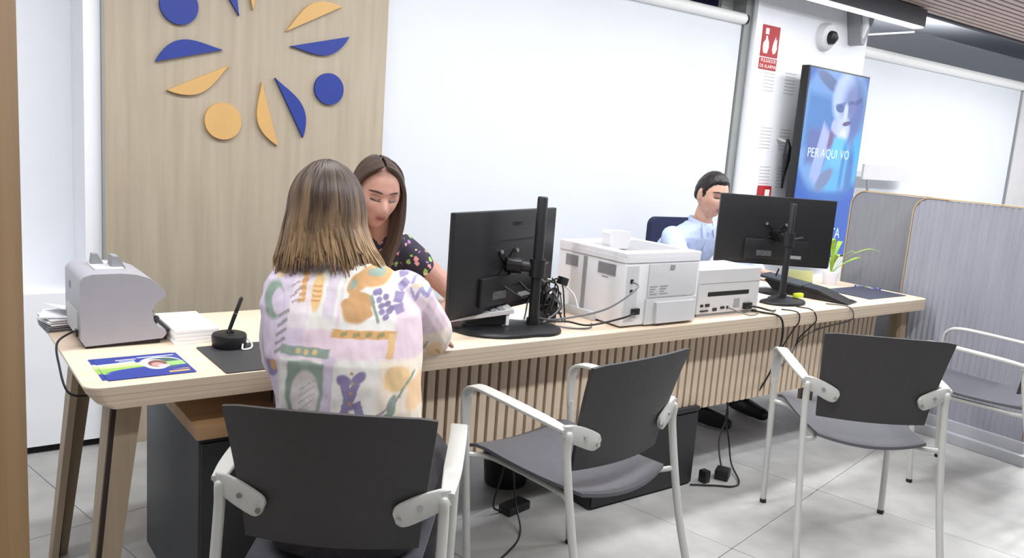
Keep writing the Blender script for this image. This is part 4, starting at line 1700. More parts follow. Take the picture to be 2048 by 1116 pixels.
def hair_material(name, root, tip, z_hi, z_lo, streak=1.0):
    m = bpy.data.materials.new(name)
    m.use_nodes = True
    nt = m.node_tree
    b = nt.nodes['Principled BSDF']
    b.inputs['Roughness'].default_value = .42
    b.inputs['Specular IOR Level'].default_value = .35
    at = nt.nodes.new('ShaderNodeAttribute')
    at.attribute_name = 'print_uv'
    sp = nt.nodes.new('ShaderNodeSeparateXYZ')
    nt.links.new(at.outputs['Vector'], sp.inputs[0])
    cr = nt.nodes.new('ShaderNodeValToRGB')
    cr.color_ramp.elements[0].position = z_hi
    cr.color_ramp.elements[0].color = srgb(root)
    cr.color_ramp.elements[1].position = z_lo
    cr.color_ramp.elements[1].color = srgb(tip)
    # uneven transition from lock to lock
    nz = nt.nodes.new('ShaderNodeTexNoise')
    nz.inputs['Scale'].default_value = 1.0
    nz.inputs['Detail'].default_value = 3
    mp = nt.nodes.new('ShaderNodeMapping')
    mp.inputs['Scale'].default_value = (9, .9, 1)
    nt.links.new(at.outputs['Vector'], mp.inputs[0])
    nt.links.new(mp.outputs[0], nz.inputs[0])
    ma = nt.nodes.new('ShaderNodeMath')
    ma.operation = 'MULTIPLY_ADD'
    sb = nt.nodes.new('ShaderNodeMath')
    sb.operation = 'SUBTRACT'
    nt.links.new(nz.outputs[0], sb.inputs[0])
    sb.inputs[1].default_value = .5
    nt.links.new(sb.outputs[0], ma.inputs[0])
    ma.inputs[1].default_value = 1.1 * streak
    nt.links.new(sp.outputs[1], ma.inputs[2])
    nt.links.new(ma.outputs[0], cr.inputs[0])
    mx = nt.nodes.new('ShaderNodeMix')
    mx.data_type = 'RGBA'
    mx.blend_type = 'MULTIPLY'
    mx.inputs[0].default_value = .8
    nz2 = nt.nodes.new('ShaderNodeTexNoise')
    mp2 = nt.nodes.new('ShaderNodeMapping')
    mp2.inputs['Scale'].default_value = (160, 1.5, 1)
    nt.links.new(at.outputs['Vector'], mp2.inputs[0])
    nt.links.new(mp2.outputs[0], nz2.inputs[0])
    c2 = nt.nodes.new('ShaderNodeValToRGB')
    c2.color_ramp.elements[0].position = .3
    c2.color_ramp.elements[0].color = (.52, .50, .48, 1)
    c2.color_ramp.elements[1].position = .7
    c2.color_ramp.elements[1].color = (1, 1, 1, 1)
    nt.links.new(nz2.outputs[0], c2.inputs[0])
    nt.links.new(cr.outputs[0], mx.inputs[6])
    nt.links.new(c2.outputs[0], mx.inputs[7])
    nt.links.new(mx.outputs[2], b.inputs['Base Color'])
    return m


def long_hair(parent, mtx, m, path_fn, n_locks, radius, seed):
    """one mesh of tapered locks laid over the skull; path_fn(a, rnd) -> points head-local"""
    random.seed(seed)
    verts, faces, uv = [], [], []
    SEG = 6
    for k in range(n_locks):
        a = -math.pi + 2 * math.pi * (k + random.random() * .8) / n_locks
        pts = [Vector(p) for p in path_fn(a, random)]
        pts = spline(pts, 4)
        n = len(pts)
        fr = frame_list(pts)
        base = len(verts)
        rr = radius * random.uniform(.75, 1.25)
        for i, (p, (t, nn, bb)) in enumerate(zip(pts, fr)):
            f = i / (n - 1)
            out = Vector((p.x, p.y, 0))
            if out.length < 1e-4:
                out = Vector((0, 0, 1))
            out = (out - t * out.dot(t))
            out = out.normalized() if out.length > 1e-5 else nn
            tn = t.cross(out)
            r = rr * (0.45 + .55 * min(1, f * 4)) * (1 - .8 * max(0, (f - .72) / .28) ** 1.5)
            for q in range(SEG):
                an = 2 * math.pi * q / SEG
                verts.append(mtx @ (p + tn * (math.cos(an) * r) + out * (math.sin(an) * r * .5)))
                uv += [(a / math.pi + math.cos(an) * .012), f, 0.0]
        for i in range(n - 1):
            for q in range(SEG):
                j = (q + 1) % SEG
                faces.append((base + i * SEG + q, base + i * SEG + j, base + (i + 1) * SEG + j, base + (i + 1) * SEG + q))
        faces.append([base + q for q in range(SEG)][::-1])
        faces.append([base + (n - 1) * SEG + q for q in range(SEG)])
    me = bpy.data.meshes.new('hair')
    me.from_pydata([tuple(v) for v in verts], [], faces)
    a_ = me.attributes.new('print_uv', 'FLOAT_VECTOR', 'POINT')
    a_.data.foreach_set('vector', uv)
    me.polygons.foreach_set('use_smooth', [True] * len(me.polygons))
    return link('hair', me, m, parent)


def skull_cap(name, parent, mtx, P, mask, m, lift, rough=.0):
    """hair lying close to the skull: patch of the head surface, lifted, with a turned-in rim"""
    nt, np_ = 80, 60
    bm = bmesh.new()
    grid = {}

    def gv(i, j):
        i %= nt
        if (i, j) not in grid:
            p = head_point(2 * math.pi * i / nt, max(1e-3, math.pi * j / np_), P)
            n = Vector((p.x / P['w'] ** 2, p.y / .094 ** 2, p.z / .118 ** 2)).normalized()
            mval = mask(p)
            l = lift * ss(0, .018, mval) + .0005
            p = p + n * (l + rough * noise.noise(p * 90))
            grid[(i, j)] = bm.verts.new(mtx @ p)
        return grid[(i, j)]
    for j in range(0, np_):
        for i in range(nt):
            c = head_point(2 * math.pi * (i + .5) / nt, math.pi * (j + .5) / np_, P)
            if mask(c) > 0:
                vs = []
                for q in ((i, j), (i, j + 1), (i + 1, j + 1), (i + 1, j)):
                    v = gv(*q)
                    if v not in vs:
                        vs.append(v)
                if len(vs) > 2:
                    try:
                        bm.faces.new(vs)
                    except ValueError:
                        pass
    bmesh.ops.remove_doubles(bm, verts=bm.verts, dist=1e-5)
    o = obj(name, bm, m, parent, smooth=True)
    set_uv(o.data, lambda c: (c.x * 6 + c.y * 6, .1))
    return o


def human(name, label, loc, SKIN, P, H, torso, arms, legs, neck, sc=1.0):
    """continuous body surface under the clothes; all given in world space"""
    t = empty(name, loc)
    tag(t, label, 'person')
    inv = Matrix.Translation(-Vector(loc))
    bm = bmesh.new()
    head_into(bm, H, P)
    tube(bm, neck, [.062, .052, .050, .050][:len(neck)], seg=18)
    loft(bm, torso, 28, 2.3)
    for (sh, el, wr, d, nr, side, curl) in arms:
        tube(bm, spline([sh, el, wr], 6), [.050 - .0012 * k for k in range(6)] + [.041 - .0022 * k for k in range(7)], seg=14, dome=True)
        hand_into(bm, wr, d, nr, side, curl, sc)
    for pts in legs:
        tube(bm, spline(pts[:3], 5), [.082, .080, .076, .072, .066, .058, .056, .052, .048, .042, .036], seg=16, dome=True)
        tube(bm, [pts[2], pts[3], pts[4]], [.036, .034, .028], seg=12, dome=True)
    me = remesh(bm, .0048, 3, 'body')
    me.transform(inv)
    link('body', me, SKIN, t)
    return t, inv


Zv = Vector((0, 0, 1))

# ---------------------------------------------------------------- customer (seen from behind)
cf, cr_ = Vector((.6, .8, 0)), Vector((.8, -.6, 0))


def CP(a, b, z):
    return Vector((.734, 1.56, 0)) + cr_ * a + cf * b + Zv * z


PF = {'w': .072, 'jaw': .36, 'nose': .030}
PM = {'w': .077, 'jaw': .24, 'nose': .026}
SK1 = skin_mat('skin_fair', (212, 166, 142))
tilt = Matrix.Rotation(math.radians(-4), 4, 'Y') @ Matrix.Rotation(math.radians(-6), 4, 'X')
HC = basis(cr_, cf, CP(-.108, .285, 1.21)) @ tilt
spine = [((.0, .16, .46), .165, .12), ((0, .155, .58), .160, .115), ((-.005, .15, .70), .140, .10), ((-.02, .165, .84), .150, .10), ((-.04, .205, .95), .165, .10),
         ((-.055, .245, 1.015), .165, .085), ((-.062, .262, 1.055), .115, .065), ((-.07, .272, 1.085), .065, .052)]
lean_v = Vector((0, 0, 1))
tors = [(CP(*c), cr_, cf, hw, hd) for c, hw, hd in spine]
cl_sh, cl_el, cl_wr = CP(-.180, .26, 1.022), CP(-.215, .40, .80), CP(-.065, .63, .792)
cr_sh, cr_el, cr_wr = CP(.095, .262, 1.025), Vector((1.150, 1.90, .885)), Vector((1.300, 2.125, .798))
leg_l = [CP(-.085, .18, .50), CP(-.06, .56, .50), CP(-.04, .46, .10), CP(-.04, .47, .06), CP(-.035, .59, .04)]
leg_r = [CP(.085, .18, .50), CP(.14, .57, .50), CP(.14, .46, .10), CP(.14, .47, .06), CP(.145, .59, .04)]
cust, cinv = human('person', 'customer with blond-tipped hair and pastel patchwork jacket seen from behind', (.83, 1.69, 0), SK1, PF, HC, tors,
                   [(cl_sh, cl_el, cl_wr, (cf * .7 + cr_ * .7), Zv, -1, .35), (cr_sh, cr_el, cr_wr, Vector((.62, .78, -.25)), Zv, 1, .45)],
                   [leg_l, leg_r], [CP(-.072, .262, 1.04), CP(-.085, .27, 1.10), CP(-.10, .278, 1.16)])
face_parts(cust, cinv @ HC, PF, mat('brown_brow', (86, 62, 46), .8), mat('lip_pink', (176, 100, 96), .45))

# jacket
bm = bmesh.new()
jr = [((.0, .165, .545), .178, .135), ((0, .16, .60), .180, .132), ((0.0, .155, .70), .168, .122), ((-.005, .155, .80), .168, .122), ((-.025, .18, .90), .180, .125), ((-.045, .222, 1.00), .188, .112),
      ((-.055, .246, 1.058), .168, .092), ((-.062, .262, 1.088), .120, .074), ((-.068, .270, 1.108), .072, .064)]
loft(bm, [(CP(*c), cr_, cf, hw, hd) for c, hw, hd in jr], 36, 2.5)
tube(bm, spline([cl_sh + Vector((0, 0, .004)), cl_el, cl_el + (cl_wr - cl_el) * .70], 6), [.062, .062, .062, .062, .061, .060, .060, .058, .056, .054, .052, .051, .050], seg=18, dome=True)
rr_end = cr_el + (cr_wr - cr_el) * .62
tube(bm, spline([cr_sh + Vector((0, 0, .004)), cr_el, rr_end], 6), [.066, .067, .067, .067, .067, .066, .066, .066, .064, .062, .060, .060, .060], seg=18, dome=True)
tube(bm, [rr_end - (cr_wr - cr_el).normalized() * .055, rr_end], [.068, .070], seg=20)
tube(bm, [cl_el + (cl_wr - cl_el) * .58, cl_el + (cl_wr - cl_el) * .72], [.057, .057], seg=20)
me = remesh(bm, .0030, 8, 'jacket')
wrinkle(me, .0045, 11.0, (1, 1, .7), 3.1)
wrinkle(me, .002, 30.0, (1, 1, .6), 7.7)
# printed patchwork; print coordinate = garment plane (across the back, up)
import numpy as np


class ClothPrint:
    """textile print evaluated per vertex of the finely meshed garment (stored as a colour attribute)"""

    def __init__(s, uv, base):
        s.uv = uv
        s.col = np.tile(np.array(base, float), (len(uv), 1))

    def put(s, d, soft, rgb, alpha):
        f = np.clip((1 + soft - d) / (2 * soft), 0, 1)[:, None] * alpha
        s.col = s.col * (1 - f) + np.array(rgb, float) * f

    def loc(s, cu, cv, ru, rv, rot):
        x, y = s.uv[:, 0] - cu, s.uv[:, 1] - cv
        c, n = math.cos(rot), math.sin(rot)
        return (x * c + y * n) / ru, (-x * n + y * c) / rv

    def ell(s, cu, cv, ru, rv, rgb, rot=0.0, alpha=1.0, soft=.1):
        x, y = s.loc(cu, cv, ru, rv, rot)
        s.put(np.hypot(x, y), soft, rgb, alpha)

    def rect(s, cu, cv, ru, rv, rgb, rot=0.0, alpha=1.0, soft=.06):
        x, y = s.loc(cu, cv, ru, rv, rot)
        s.put(np.maximum(np.abs(x), np.abs(y)), soft, rgb, alpha)


bo = CP(0, 0, 0)
_co = np.empty(len(me.vertices) * 3)
me.vertices.foreach_get('co', _co)
_co = _co.reshape(-1, 3)
_uv = np.stack([(_co[:, 0] - bo.x) * cr_.x + (_co[:, 1] - bo.y) * cr_.y + .011, _co[:, 2] - .782], 1)
_uv = _uv + .0008 * np.stack([np.sin(_uv[:, 1] * 190) + np.sin(_uv[:, 0] * 90 + 1), np.sin(_uv[:, 0] * 170 + 2) + np.sin(_uv[:, 1] * 80)], 1)
J = ClothPrint(_uv, (220, 209, 212))


def jp(px, py):
    """a spot of the print, measured on the back of the garment"""
    return ((px - 690) * .00121, (820 - py) * .00119)


def jell(px, py, rx, ry, rgb, rot=0.0, alpha=1.0, soft=.12):
    u, v = jp(px, py)
    J.ell(u, v, rx * .00121, ry * .00119, rgb, rot, alpha, soft)


def jrect(px, py, rx, ry, rgb, rot=0.0, alpha=1.0, soft=.06):
    u, v = jp(px, py)
    J.rect(u, v, rx * .00121, ry * .00119, rgb, rot, alpha, soft)


LIL, PNK, CRM, ORG, GRN, PUR, OCH = (208, 194, 212), (224, 202, 212), (230, 226, 220), (196, 152, 104), (138, 154, 142), (138, 126, 164), (226, 194, 146)
jrect(560, 640, 70, 180, LIL)
jrect(690, 670, 110, 60, PNK)
jrect(570, 720, 45, 120, LIL)
jrect(810, 660, 60, 60, PNK)
jrect(630, 600, 42, 60, CRM)
jrect(600, 600, 18, 60, (222, 212, 216))
jrect(728, 594, 50, 66, CRM)
jrect(640, 780, 64, 66, CRM)
jrect(735, 770, 50, 62, CRM)
jrect(810, 775, 50, 66, (236, 222, 206))
jrect(655, 570, 10, 70, LIL, alpha=.7)
jrect(668, 770, 12, 66, LIL)
# brushed marks and leaf
jrect(601, 590, 4, 26, (226, 170, 110), .1)
for k in range(5):
    jrect(600, 570 + k * 11, 6, 3, ORG, .1)
jell(628, 598, 11, 34, (232, 194, 140), .05)
for k in range(4):
    jrect(585 + (k % 2) * 6, 588 + k * 9, 8, 1.5, (170, 150, 160), .7)
    jrect(628, 588 + k * 8, 9, 1.5, (206, 150, 100))
# orange flowers and grapes
jell(728, 566, 28, 20, ORG)
jell(702, 577, 21, 15, ORG, .5)
jell(690, 586, 8, 10, ORG)
jell(728, 562, 16, 7, GRN, -.2)
jell(692, 582, 6, 8, GRN)
jell(706, 622, 26, 26, ORG)
jell(700, 603, 12, 14, ORG, .5)
jell(720, 606, 16, 10, ORG, -.6)
jell(686, 614, 10, 10, ORG)
jell(722, 628, 14, 9, ORG, -.4)
jrect(738, 622, 3, 26, GRN, .45)
for gx, gy in ((735, 594), (743, 605), (755, 600), (750, 615), (760, 612), (752, 626), (764, 626), (760, 636), (742, 592), (768, 620)):
    jell(gx, gy, 5.6, 5.6, PUR)
# zigzag in violet on the right shoulder
for k in range(4):
    jrect(777 + (k % 2) * 4, 560 + k * 20, 9, 8, (150, 138, 176), .4 + k * .5)
for k in range(7):
    jrect(800 + k * 10, 572 - (k % 2) * 6, 3, 10, (156, 150, 186), .35 if k % 2 else -.35)
    jrect(800 + k * 9, 596 + (k % 2) * 5, 3, 10, (156, 150, 186), -.4 if k % 2 else .4)
    jrect(802 + k * 9, 584, 4, 4, (222, 200, 176))
# orange bar with corner, green bar
jrect(724, 665, 57, 7, (206, 160, 102))
for k in range(4):
    jrect(690 + k * 22, 665, 6, 3.5, (150, 140, 96), .3)
jrect(776, 684, 6, 22, (222, 182, 132))
jrect(622, 701, 46, 8.5, GRN)
for k in range(3):
    jell(610 + k * 16, 701, 5, 5, (206, 182, 130))
# green ring frame
jell(627, 770, 36, 56, GRN, soft=.06)
jrect(627, 740, 34, 22, GRN)
jell(629, 778, 27, 47, (216, 206, 204), soft=.08)
for k in range(4):
    jrect(634, 758 + k * 12, 18, .9, (176, 168, 172), .6)
# violet figure
jell(700, 744, 14, 10, PUR, -.4)
jell(726, 738, 15, 9, PUR, .6)
jrect(708, 770, 8, 26, PUR, .25)
jrect(716, 770, 7, 24, PUR, -.3)
jrect(704, 806, 7, 18, PUR, -.2)
jrect(732, 800, 8, 20, PUR, .35)
for k in range(5):
    jell(714 + k % 2, 730 + k * 18, 3, 3, (196, 152, 104))
# ochre star flower and green ribbon
jell(793, 742, 24, 22, (236, 200, 148), .4)
jell(786, 736, 14, 18, OCH, .3)
jell(800, 752, 18, 12, OCH, .2)
jell(787, 790, 8, 20, GRN, -.1)
jell(780, 806, 10, 6, GRN, .6)
jrect(800, 770, 2, 44, GRN, -.5)
jell(828, 770, 16, 34, (236, 200, 160), -.2)
jrect(838, 790, 2, 24, (212, 150, 96), .2)
jrect(770, 800, 40, 2, (150, 140, 150), .7, alpha=.8)
# left sleeve
jell(545, 570, 12, 14, (226, 196, 160))
jell(546, 620, 22, 34, GRN, .2)
jell(556, 622, 14, 24, LIL, .2)
for k in range(5):
    jrect(572, 640 + k * 16, 12, 3, (150, 146, 148), .6)
jell(552, 742, 20, 16, PUR)
jell(562, 732, 9, 10, ORG)
jell(542, 756, 8, 8, GRN)
# right sleeve
jell(872, 640, 14, 16, GRN, .5)
jrect(850, 610, 20, 8, LIL, .6)
jell(838, 668, 16, 10, (226, 206, 216))
_l = J.col / 255.0
_l = np.where(_l <= .04045, _l / 12.92, ((_l + .055) / 1.055) ** 2.4)
_a = me.color_attributes.new('print', 'FLOAT_COLOR', 'POINT')
_a.data.foreach_set('color', np.concatenate([_l, np.ones((len(_l), 1))], 1).ravel())
JM = bpy.data.materials.new('jacket_print')
JM.use_nodes = True
_n = JM.node_tree
_at = _n.nodes.new('ShaderNodeVertexColor')
_at.layer_name = 'print'
_nz = _n.nodes.new('ShaderNodeTexNoise')
_nz.inputs['Scale'].default_value = 140
_bp = _n.nodes.new('ShaderNodeBump')
_bp.inputs['Strength'].default_value = .15
_bp.inputs['Distance'].default_value = .002
_n.links.new(_nz.outputs[0], _bp.inputs['Height'])
_n.links.new(_bp.outputs[0], _n.nodes['Principled BSDF'].inputs['Normal'])
_n.links.new(_at.outputs[0], _n.nodes['Principled BSDF'].inputs['Base Color'])
_n.nodes['Principled BSDF'].inputs['Roughness'].default_value = .8
me.transform(cinv)
jk = link('jacket', me, JM, cust)
# collar
bm = bmesh.new()
ringc = []
for k in range(33):
    a = 2 * math.pi * k / 32
    ringc.append(CP(-.072 + .066 * math.cos(a), .268 + .062 * math.sin(a), 1.100 + .012 * math.sin(a) * -1))
tube(bm, ringc, .019, seg=10, flat=1.0, normal=None)
me = remesh(bm, .005, 3, 'collar')
me.transform(cinv)
link('collar', me, mat('collar_cloth', (204, 192, 200), .8, rgb2=(176, 160, 180), scale=14), cust)
# trousers and shoes
bm = bmesh.new()
loft(bm, [(CP(0, .16, .452), cr_, cf, .172, .13), (CP(0, .16, .50), cr_, cf, .180, .14), (CP(0, .158, .58), cr_, cf, .168, .124)], 30, 2.4)
for L in (leg_l, leg_r):
    tube(bm, spline(L[:3], 5), [.092, .090, .086, .082, .077, .072, .068, .064, .061, .058, .056], seg=18, dome=True)
me = remesh(bm, .006, 4, 'trousers')
wrinkle(me, .003, 16)
me.transform(cinv)
link('trousers', me, mat('grey_denim', (62, 58, 62), .85, vary=.15, scale=40), cust)
for L in (leg_l, leg_r):
    bm = bmesh.new()
    tube(bm, [L[3] + Vector((0, 0, .0)) - cf * .03, L[3] + cf * .05 + Vector((0, 0, -.012)), L[4] + Vector((0, 0, 0))], [.044, .043, .034], seg=14, dome=True)
    me = remesh(bm, .006, 3, 'shoe')
    for v in me.vertices:
        v.co.z = max(v.co.z, 0.004)
    me.transform(cinv)
    link('shoe', me, BLACK, cust)


# long straight hair, darker at the roots
def cust_path(a, rnd):
    s = 1 if a >= 0 else -1
    A = abs(a)
    pts = []
    ax, ay, az = .085 + rnd.uniform(0, .007), .105 + rnd.uniform(0, .007), .126 + rnd.uniform(-.002, .003)
    lim = 2.05
    for k, ph in enumerate((.10, .38, .75, 1.12, 1.5)):
        ae = A if A < lim else lim + (A - lim) * (1 - ss(.2, 1.1, ph))
        pts.append((ax * math.sin(ph) * math.sin(ae) * s + .004, -ay * math.sin(ph) * math.cos(ae) + .006, az * math.cos(ph)))
    ae = min(A, lim)
    ex, ey = math.sin(ae) * s, -math.cos(ae)
    zend = -.096 - .042 * rnd.random() ** 1.6 - .012 * abs(ex) + .012 * math.sin(A * 9)
    fl = rnd.uniform(-.006, .010)
    for z, k in ((-.025, 1.05), (-.05, 1.11), (-.078, 1.20), (zend, 1.32)):
        yy = ay * ey * (1.0 if ey > 0 else (1.0 + .02 * ss(-.02, -.14, z)))
        pts.append((ax * ex * k + fl * (k - 1) * 4 + (.03 * ss(-.09, -.16, z) if s > 0 and A > 1.2 else 0), yy + .004 + rnd.uniform(-.003, .003), z))
    return pts


HAIR1 = hair_material('hair_blond_ends', (70, 52, 41), (182, 150, 114), .36, 1.05, 1.5)
long_hair(cust, cinv @ HC, HAIR1, cust_path, 900, .0050, 21)
skull_cap('hair_cap', cust, cinv @ HC, PF, lambda p: (p.z + .03) - max(0, p.y - .02) * 1.25 if True else 0, HAIR1, .002)

# ---------------------------------------------------------------- teller woman
tg_ = Vector((-.40, -.917, 0)).normalized()
tr_ = tg_.cross(Zv).normalized()


def TP(a, b, z):
    """a: towards her right, b: forward"""
    return Vector((1.68, 3.19, 0)) + tr_ * a + tg_ * b + Zv * z


SK2 = skin_mat('skin_light', (192, 144, 126))
HW = basis(tr_ * -1, Zv.cross(tr_) * 1, TP(.06, .265, 1.172))
HW = Matrix.Translation(Vector((1.440, 2.785, 1.180))) @ basis(tr_, tg_, (0, 0, 0)).to_3x3().to_4x4() @ Matrix.Rotation(math.radians(12), 4, 'Z') @ Matrix.Rotation(math.radians(-15), 4, 'X') @ Matrix.Rotation(math.radians(-4), 4, 'Y') @ Matrix.Scale(1.08, 4)
tsp = [((0, -.02, .46), .165, .12), ((0, -.01, .60), .150, .11), ((.01, .05, .74), .145, .105), ((.03, .16, .87), .150, .11), ((.055, .235, .955), .134, .095), ((.045, .275, .99), .10, .07), ((.035, .305, 1.015), .06, .05)]
ttor = [(TP(*c), tr_, tg_, hw, hd) for c, hw, hd in tsp]
tl_sh, tl_el, tl_wr = TP(-.060, .245, .955), Vector((1.795, 2.80, .79)), Vector((1.66, 2.58, .785))
tr_sh, tr_el, tr_wr = TP(.185, .245, .935), Vector((1.30, 2.92, .795)), Vector((1.28, 2.68, .785))
tleg = [[TP(s * .085, 0, .5), TP(s * .10, .42, .49), TP(s * .10, .36, .10), TP(s * .10, .37, .06), TP(s * .10, .49, .04)] for s in (-1, 1)]
tell, tinv = human('person', 'teller with long brown hair and dark floral blouse facing us behind the desk', (1.68, 3.19, 0), SK2, PF, HW, ttor,
                   [(tl_sh, tl_el, tl_wr, Vector((-.6, -.8, 0)), Zv, -1, .3), (tr_sh, tr_el, tr_wr, Vector((.1, -1, 0)), Zv, 1, .3)], tleg,
                   [TP(.03, .28, .975), TP(.045, .325, 1.04), TP(.055, .37, 1.11)])
face_parts(tell, tinv @ HW, PF, mat('dark_brow', (66, 46, 40), .8), mat('lip_rose', (160, 92, 88), .45), .05)
bm = bmesh.new()
jr = [((0, -.01, .50), .180, .135), ((0, -.005, .62), .166, .124), ((.01, .05, .74), .160, .118), ((.03, .16, .87), .158, .122), ((.055, .232, .955), .140, .108), ((.045, .268, .988), .112, .086), ((.03, .285, 1.008), .085, .074)]
loft(bm, [(TP(*c), tr_, tg_, hw, hd) for c, hw, hd in jr], 36, 2.4)
for sh, el in ((tl_sh, tl_el), (tr_sh, tr_el)):
    tube(bm, [sh, sh + (el - sh) * .25, sh + (el - sh) * .42], [.058, .057, .055], seg=18, dome=True)
me = remesh(bm, .0055, 4, 'blouse')
wrinkle(me, .003, 14)
me.transform(tinv)


def floral():
    m = bpy.data.materials.new('floral_blouse')
    m.use_nodes = True
    nt = m.node_tree
    b = nt.nodes['Principled BSDF']
    b.inputs['Roughness'].default_value = .8
    tc = nt.nodes.new('ShaderNodeTexCoord')
    vo = nt.nodes.new('ShaderNodeTexVoronoi')
    vo.inputs['Scale'].default_value = 34
    nt.links.new(tc.outputs['Object'], vo.inputs[0])
    nz = nt.nodes.new('ShaderNodeTexNoise')
    nz.inputs['Scale'].default_value = 110
    nt.links.new(tc.outputs['Object'], nz.inputs[0])
    ad = nt.nodes.new('ShaderNodeMath')
    ad.operation = 'MULTIPLY_ADD'
    nt.links.new(nz.outputs[0], ad.inputs[0])
    ad.inputs[1].default_value = .5
    nt.links.new(vo.outputs['Distance'], ad.inputs[2])
    mr = nt.nodes.new('ShaderNodeMapRange')
    mr.inputs['From Min'].default_value = .62
    mr.inputs['From Max'].default_value = .58
    nt.links.new(ad.outputs[0], mr.inputs[0])
    sp = nt.nodes.new('ShaderNodeSeparateColor')
    nt.links.new(vo.outputs['Color'], sp.inputs[0])
    cr = nt.nodes.new('ShaderNodeValToRGB')
    cr.color_ramp.interpolation = 'CONSTANT'
    cr.color_ramp.elements[0].color = srgb((222, 150, 146))
    cr.color_ramp.elements[1].position = .3
    cr.color_ramp.elements[1].color = srgb((150, 190, 96))
    for p, c in ((.5, (228, 208, 170)), (.65, (170, 120, 180)), (.8, (40, 36, 52))):
        e = cr.color_ramp.elements.new(p)
        e.color = srgb(c)
    nt.links.new(sp.outputs[0], cr.inputs[0])
    mx = nt.nodes.new('ShaderNodeMix')
    mx.data_type = 'RGBA'
    nt.links.new(mr.outputs[0], mx.inputs[0])
    mx.inputs[6].default_value = srgb((46, 40, 56))
    nt.links.new(cr.outputs[0], mx.inputs[7])
    nt.links.new(mx.outputs[2], b.inputs['Base Color'])
    return m


link('blouse', me, floral(), tell)
bm = bmesh.new()
loft(bm, [(TP(0, -.02, .455), tr_, tg_, .17, .13), (TP(0, -.02, .50), tr_, tg_, .176, .136), (TP(0, -.01, .56), tr_, tg_, .168, .124)], 28, 2.4)
for L in tleg:
    tube(bm, spline(L[:3], 5), [.090, .088, .084, .080, .075, .068, .064, .060, .057, .054, .052], seg=16, dome=True)
me = remesh(bm, .0065, 4, 'trousers')
me.transform(tinv)
link('trousers', me, mat('black_trousers', (34, 34, 40), .85, vary=.1, scale=30), tell)
for L in tleg:
    bm = bmesh.new()
    tube(bm, [L[3] - tg_ * .03, L[3] + tg_ * .05 + Vector((0, 0, -.012)), L[4]], [.042, .041, .032], seg=14, dome=True)
    me = remesh(bm, .0065, 3, 'shoe')
    for v in me.vertices:
        v.co.z = max(v.co.z, .004)
    me.transform(tinv)
    link('shoe', me, BLACK, tell)


def tell_path(a, rnd):
    s = 1 if a >= 0 else -1
    A = abs(a)
    ax, ay, az = .086 + rnd.uniform(0, .012), .104 + rnd.uniform(0, .008), .125 + rnd.uniform(-.002, .004)
    zend = -.245 - rnd.uniform(0, .03)
    pts = []
    if A < 1.45:
        # back of the head
        for ph in (.12, .40, .78, 1.12, 1.5):
            pts.append((ax * math.sin(ph) * math.sin(A) * s, -ay * math.sin(ph) * math.cos(A) + .004, az * math.cos(ph)))
        ex, ey = math.sin(A) * s, -math.cos(A)
        for z, k in ((-.05, 1.05), (-.10, 1.06), (-.17, 1.02), (zend, .92)):
            pts.append((ax * ex * k, ay * ey * k, z))
        return pts
    # sides: rooted along the parting, swept over the temple and down past the cheek
    f = (A - 1.45) / (math.pi - 1.45)
    y0 = -.045 + .110 * f ** .8
    back = .30 + .40 * f
    for th in (.06, .38, .72, 1.08, 1.45):
        y = y0 * (1 - back * ss(.25, 1.3, th)) - .004
        c = math.sqrt(max(.12, 1 - (y / ay) ** 2))
        pts.append((.012 * (1 - th / 1.45) + s * ax * (c ** .6) * math.sin(th), y, az * (c ** .5) * math.cos(th) ** (1 + .6 * f) + .002))
    yl = pts[-1][1]
    for z, k, dy in ((-.05, 1.05, .004), (-.10, 1.07, .012), (-.17, 1.0, .022), (zend, .84, .026)):
        pts.append((s * ax * k + rnd.uniform(-.003, .003), yl + dy, z))
    return pts


HAIR2 = hair_material('hair_brown', (76, 61, 53), (106, 88, 77), .2, .95, .7)
long_hair(tell, tinv @ HW, HAIR2, tell_path, 900, .0052, 5)
skull_cap('hair_cap', tell, tinv @ HW, PF, lambda p: (p.z + .05) - max(0, p.y + .03) * 2.6, HAIR2, .0015)

# ---------------------------------------------------------------- man at the far desk place
mg = Vector((.02, -1, 0)).normalized()
mr_ = mg.cross(Zv).normalized()


def MP(a, b, z):
    return Vector((3.60, 3.27, 0)) + mr_ * a + mg * b + Zv * z


SK3 = skin_mat('skin_tan', (214, 168, 146))
HM = Matrix.Translation(Vector((3.575, 2.99, 1.198))) @ basis(mr_, mg, (0, 0, 0)).to_3x3().to_4x4() @ Matrix.Rotation(math.radians(-12), 4, 'Z') @ Matrix.Rotation(math.radians(-10), 4, 'X')
HM = HM @ Matrix.Scale(1.04, 4)
msp = [((0, -.02, .46), .175, .13), ((0, -.01, .60), .165, .12), ((0, .03, .74), .165, .12), ((0, .10, .87), .185, .12), ((0, .155, .955), .19, .10), ((.01, .185, 1.005), .125, .075), ((.015, .20, 1.04), .062, .055)]
mtor = [(MP(*c), mr_, mg, hw, hd) for c, hw, hd in msp]
m_lsh, m_lel, m_lwr = MP(-.185, .16, .95), Vector((3.95, 3.02, .80)), Vector((3.90, 2.86, .785))
m_rsh, m_rel, m_rwr = MP(.185, .16, .95), Vector((3.36, 2.93, .80)), Vector((3.50, 2.76, .785))
mleg = [[MP(s * .09, 0, .5), MP(s * .13, .42, .50), MP(s * .13 + (.10 if s > 0 else 0), .50, .10), MP(s * .13 + (.10 if s > 0 else 0), .52, .06), MP(s * .13 + (.06 if s > 0 else 0), .66, .04)] for s in (-1, 1)]
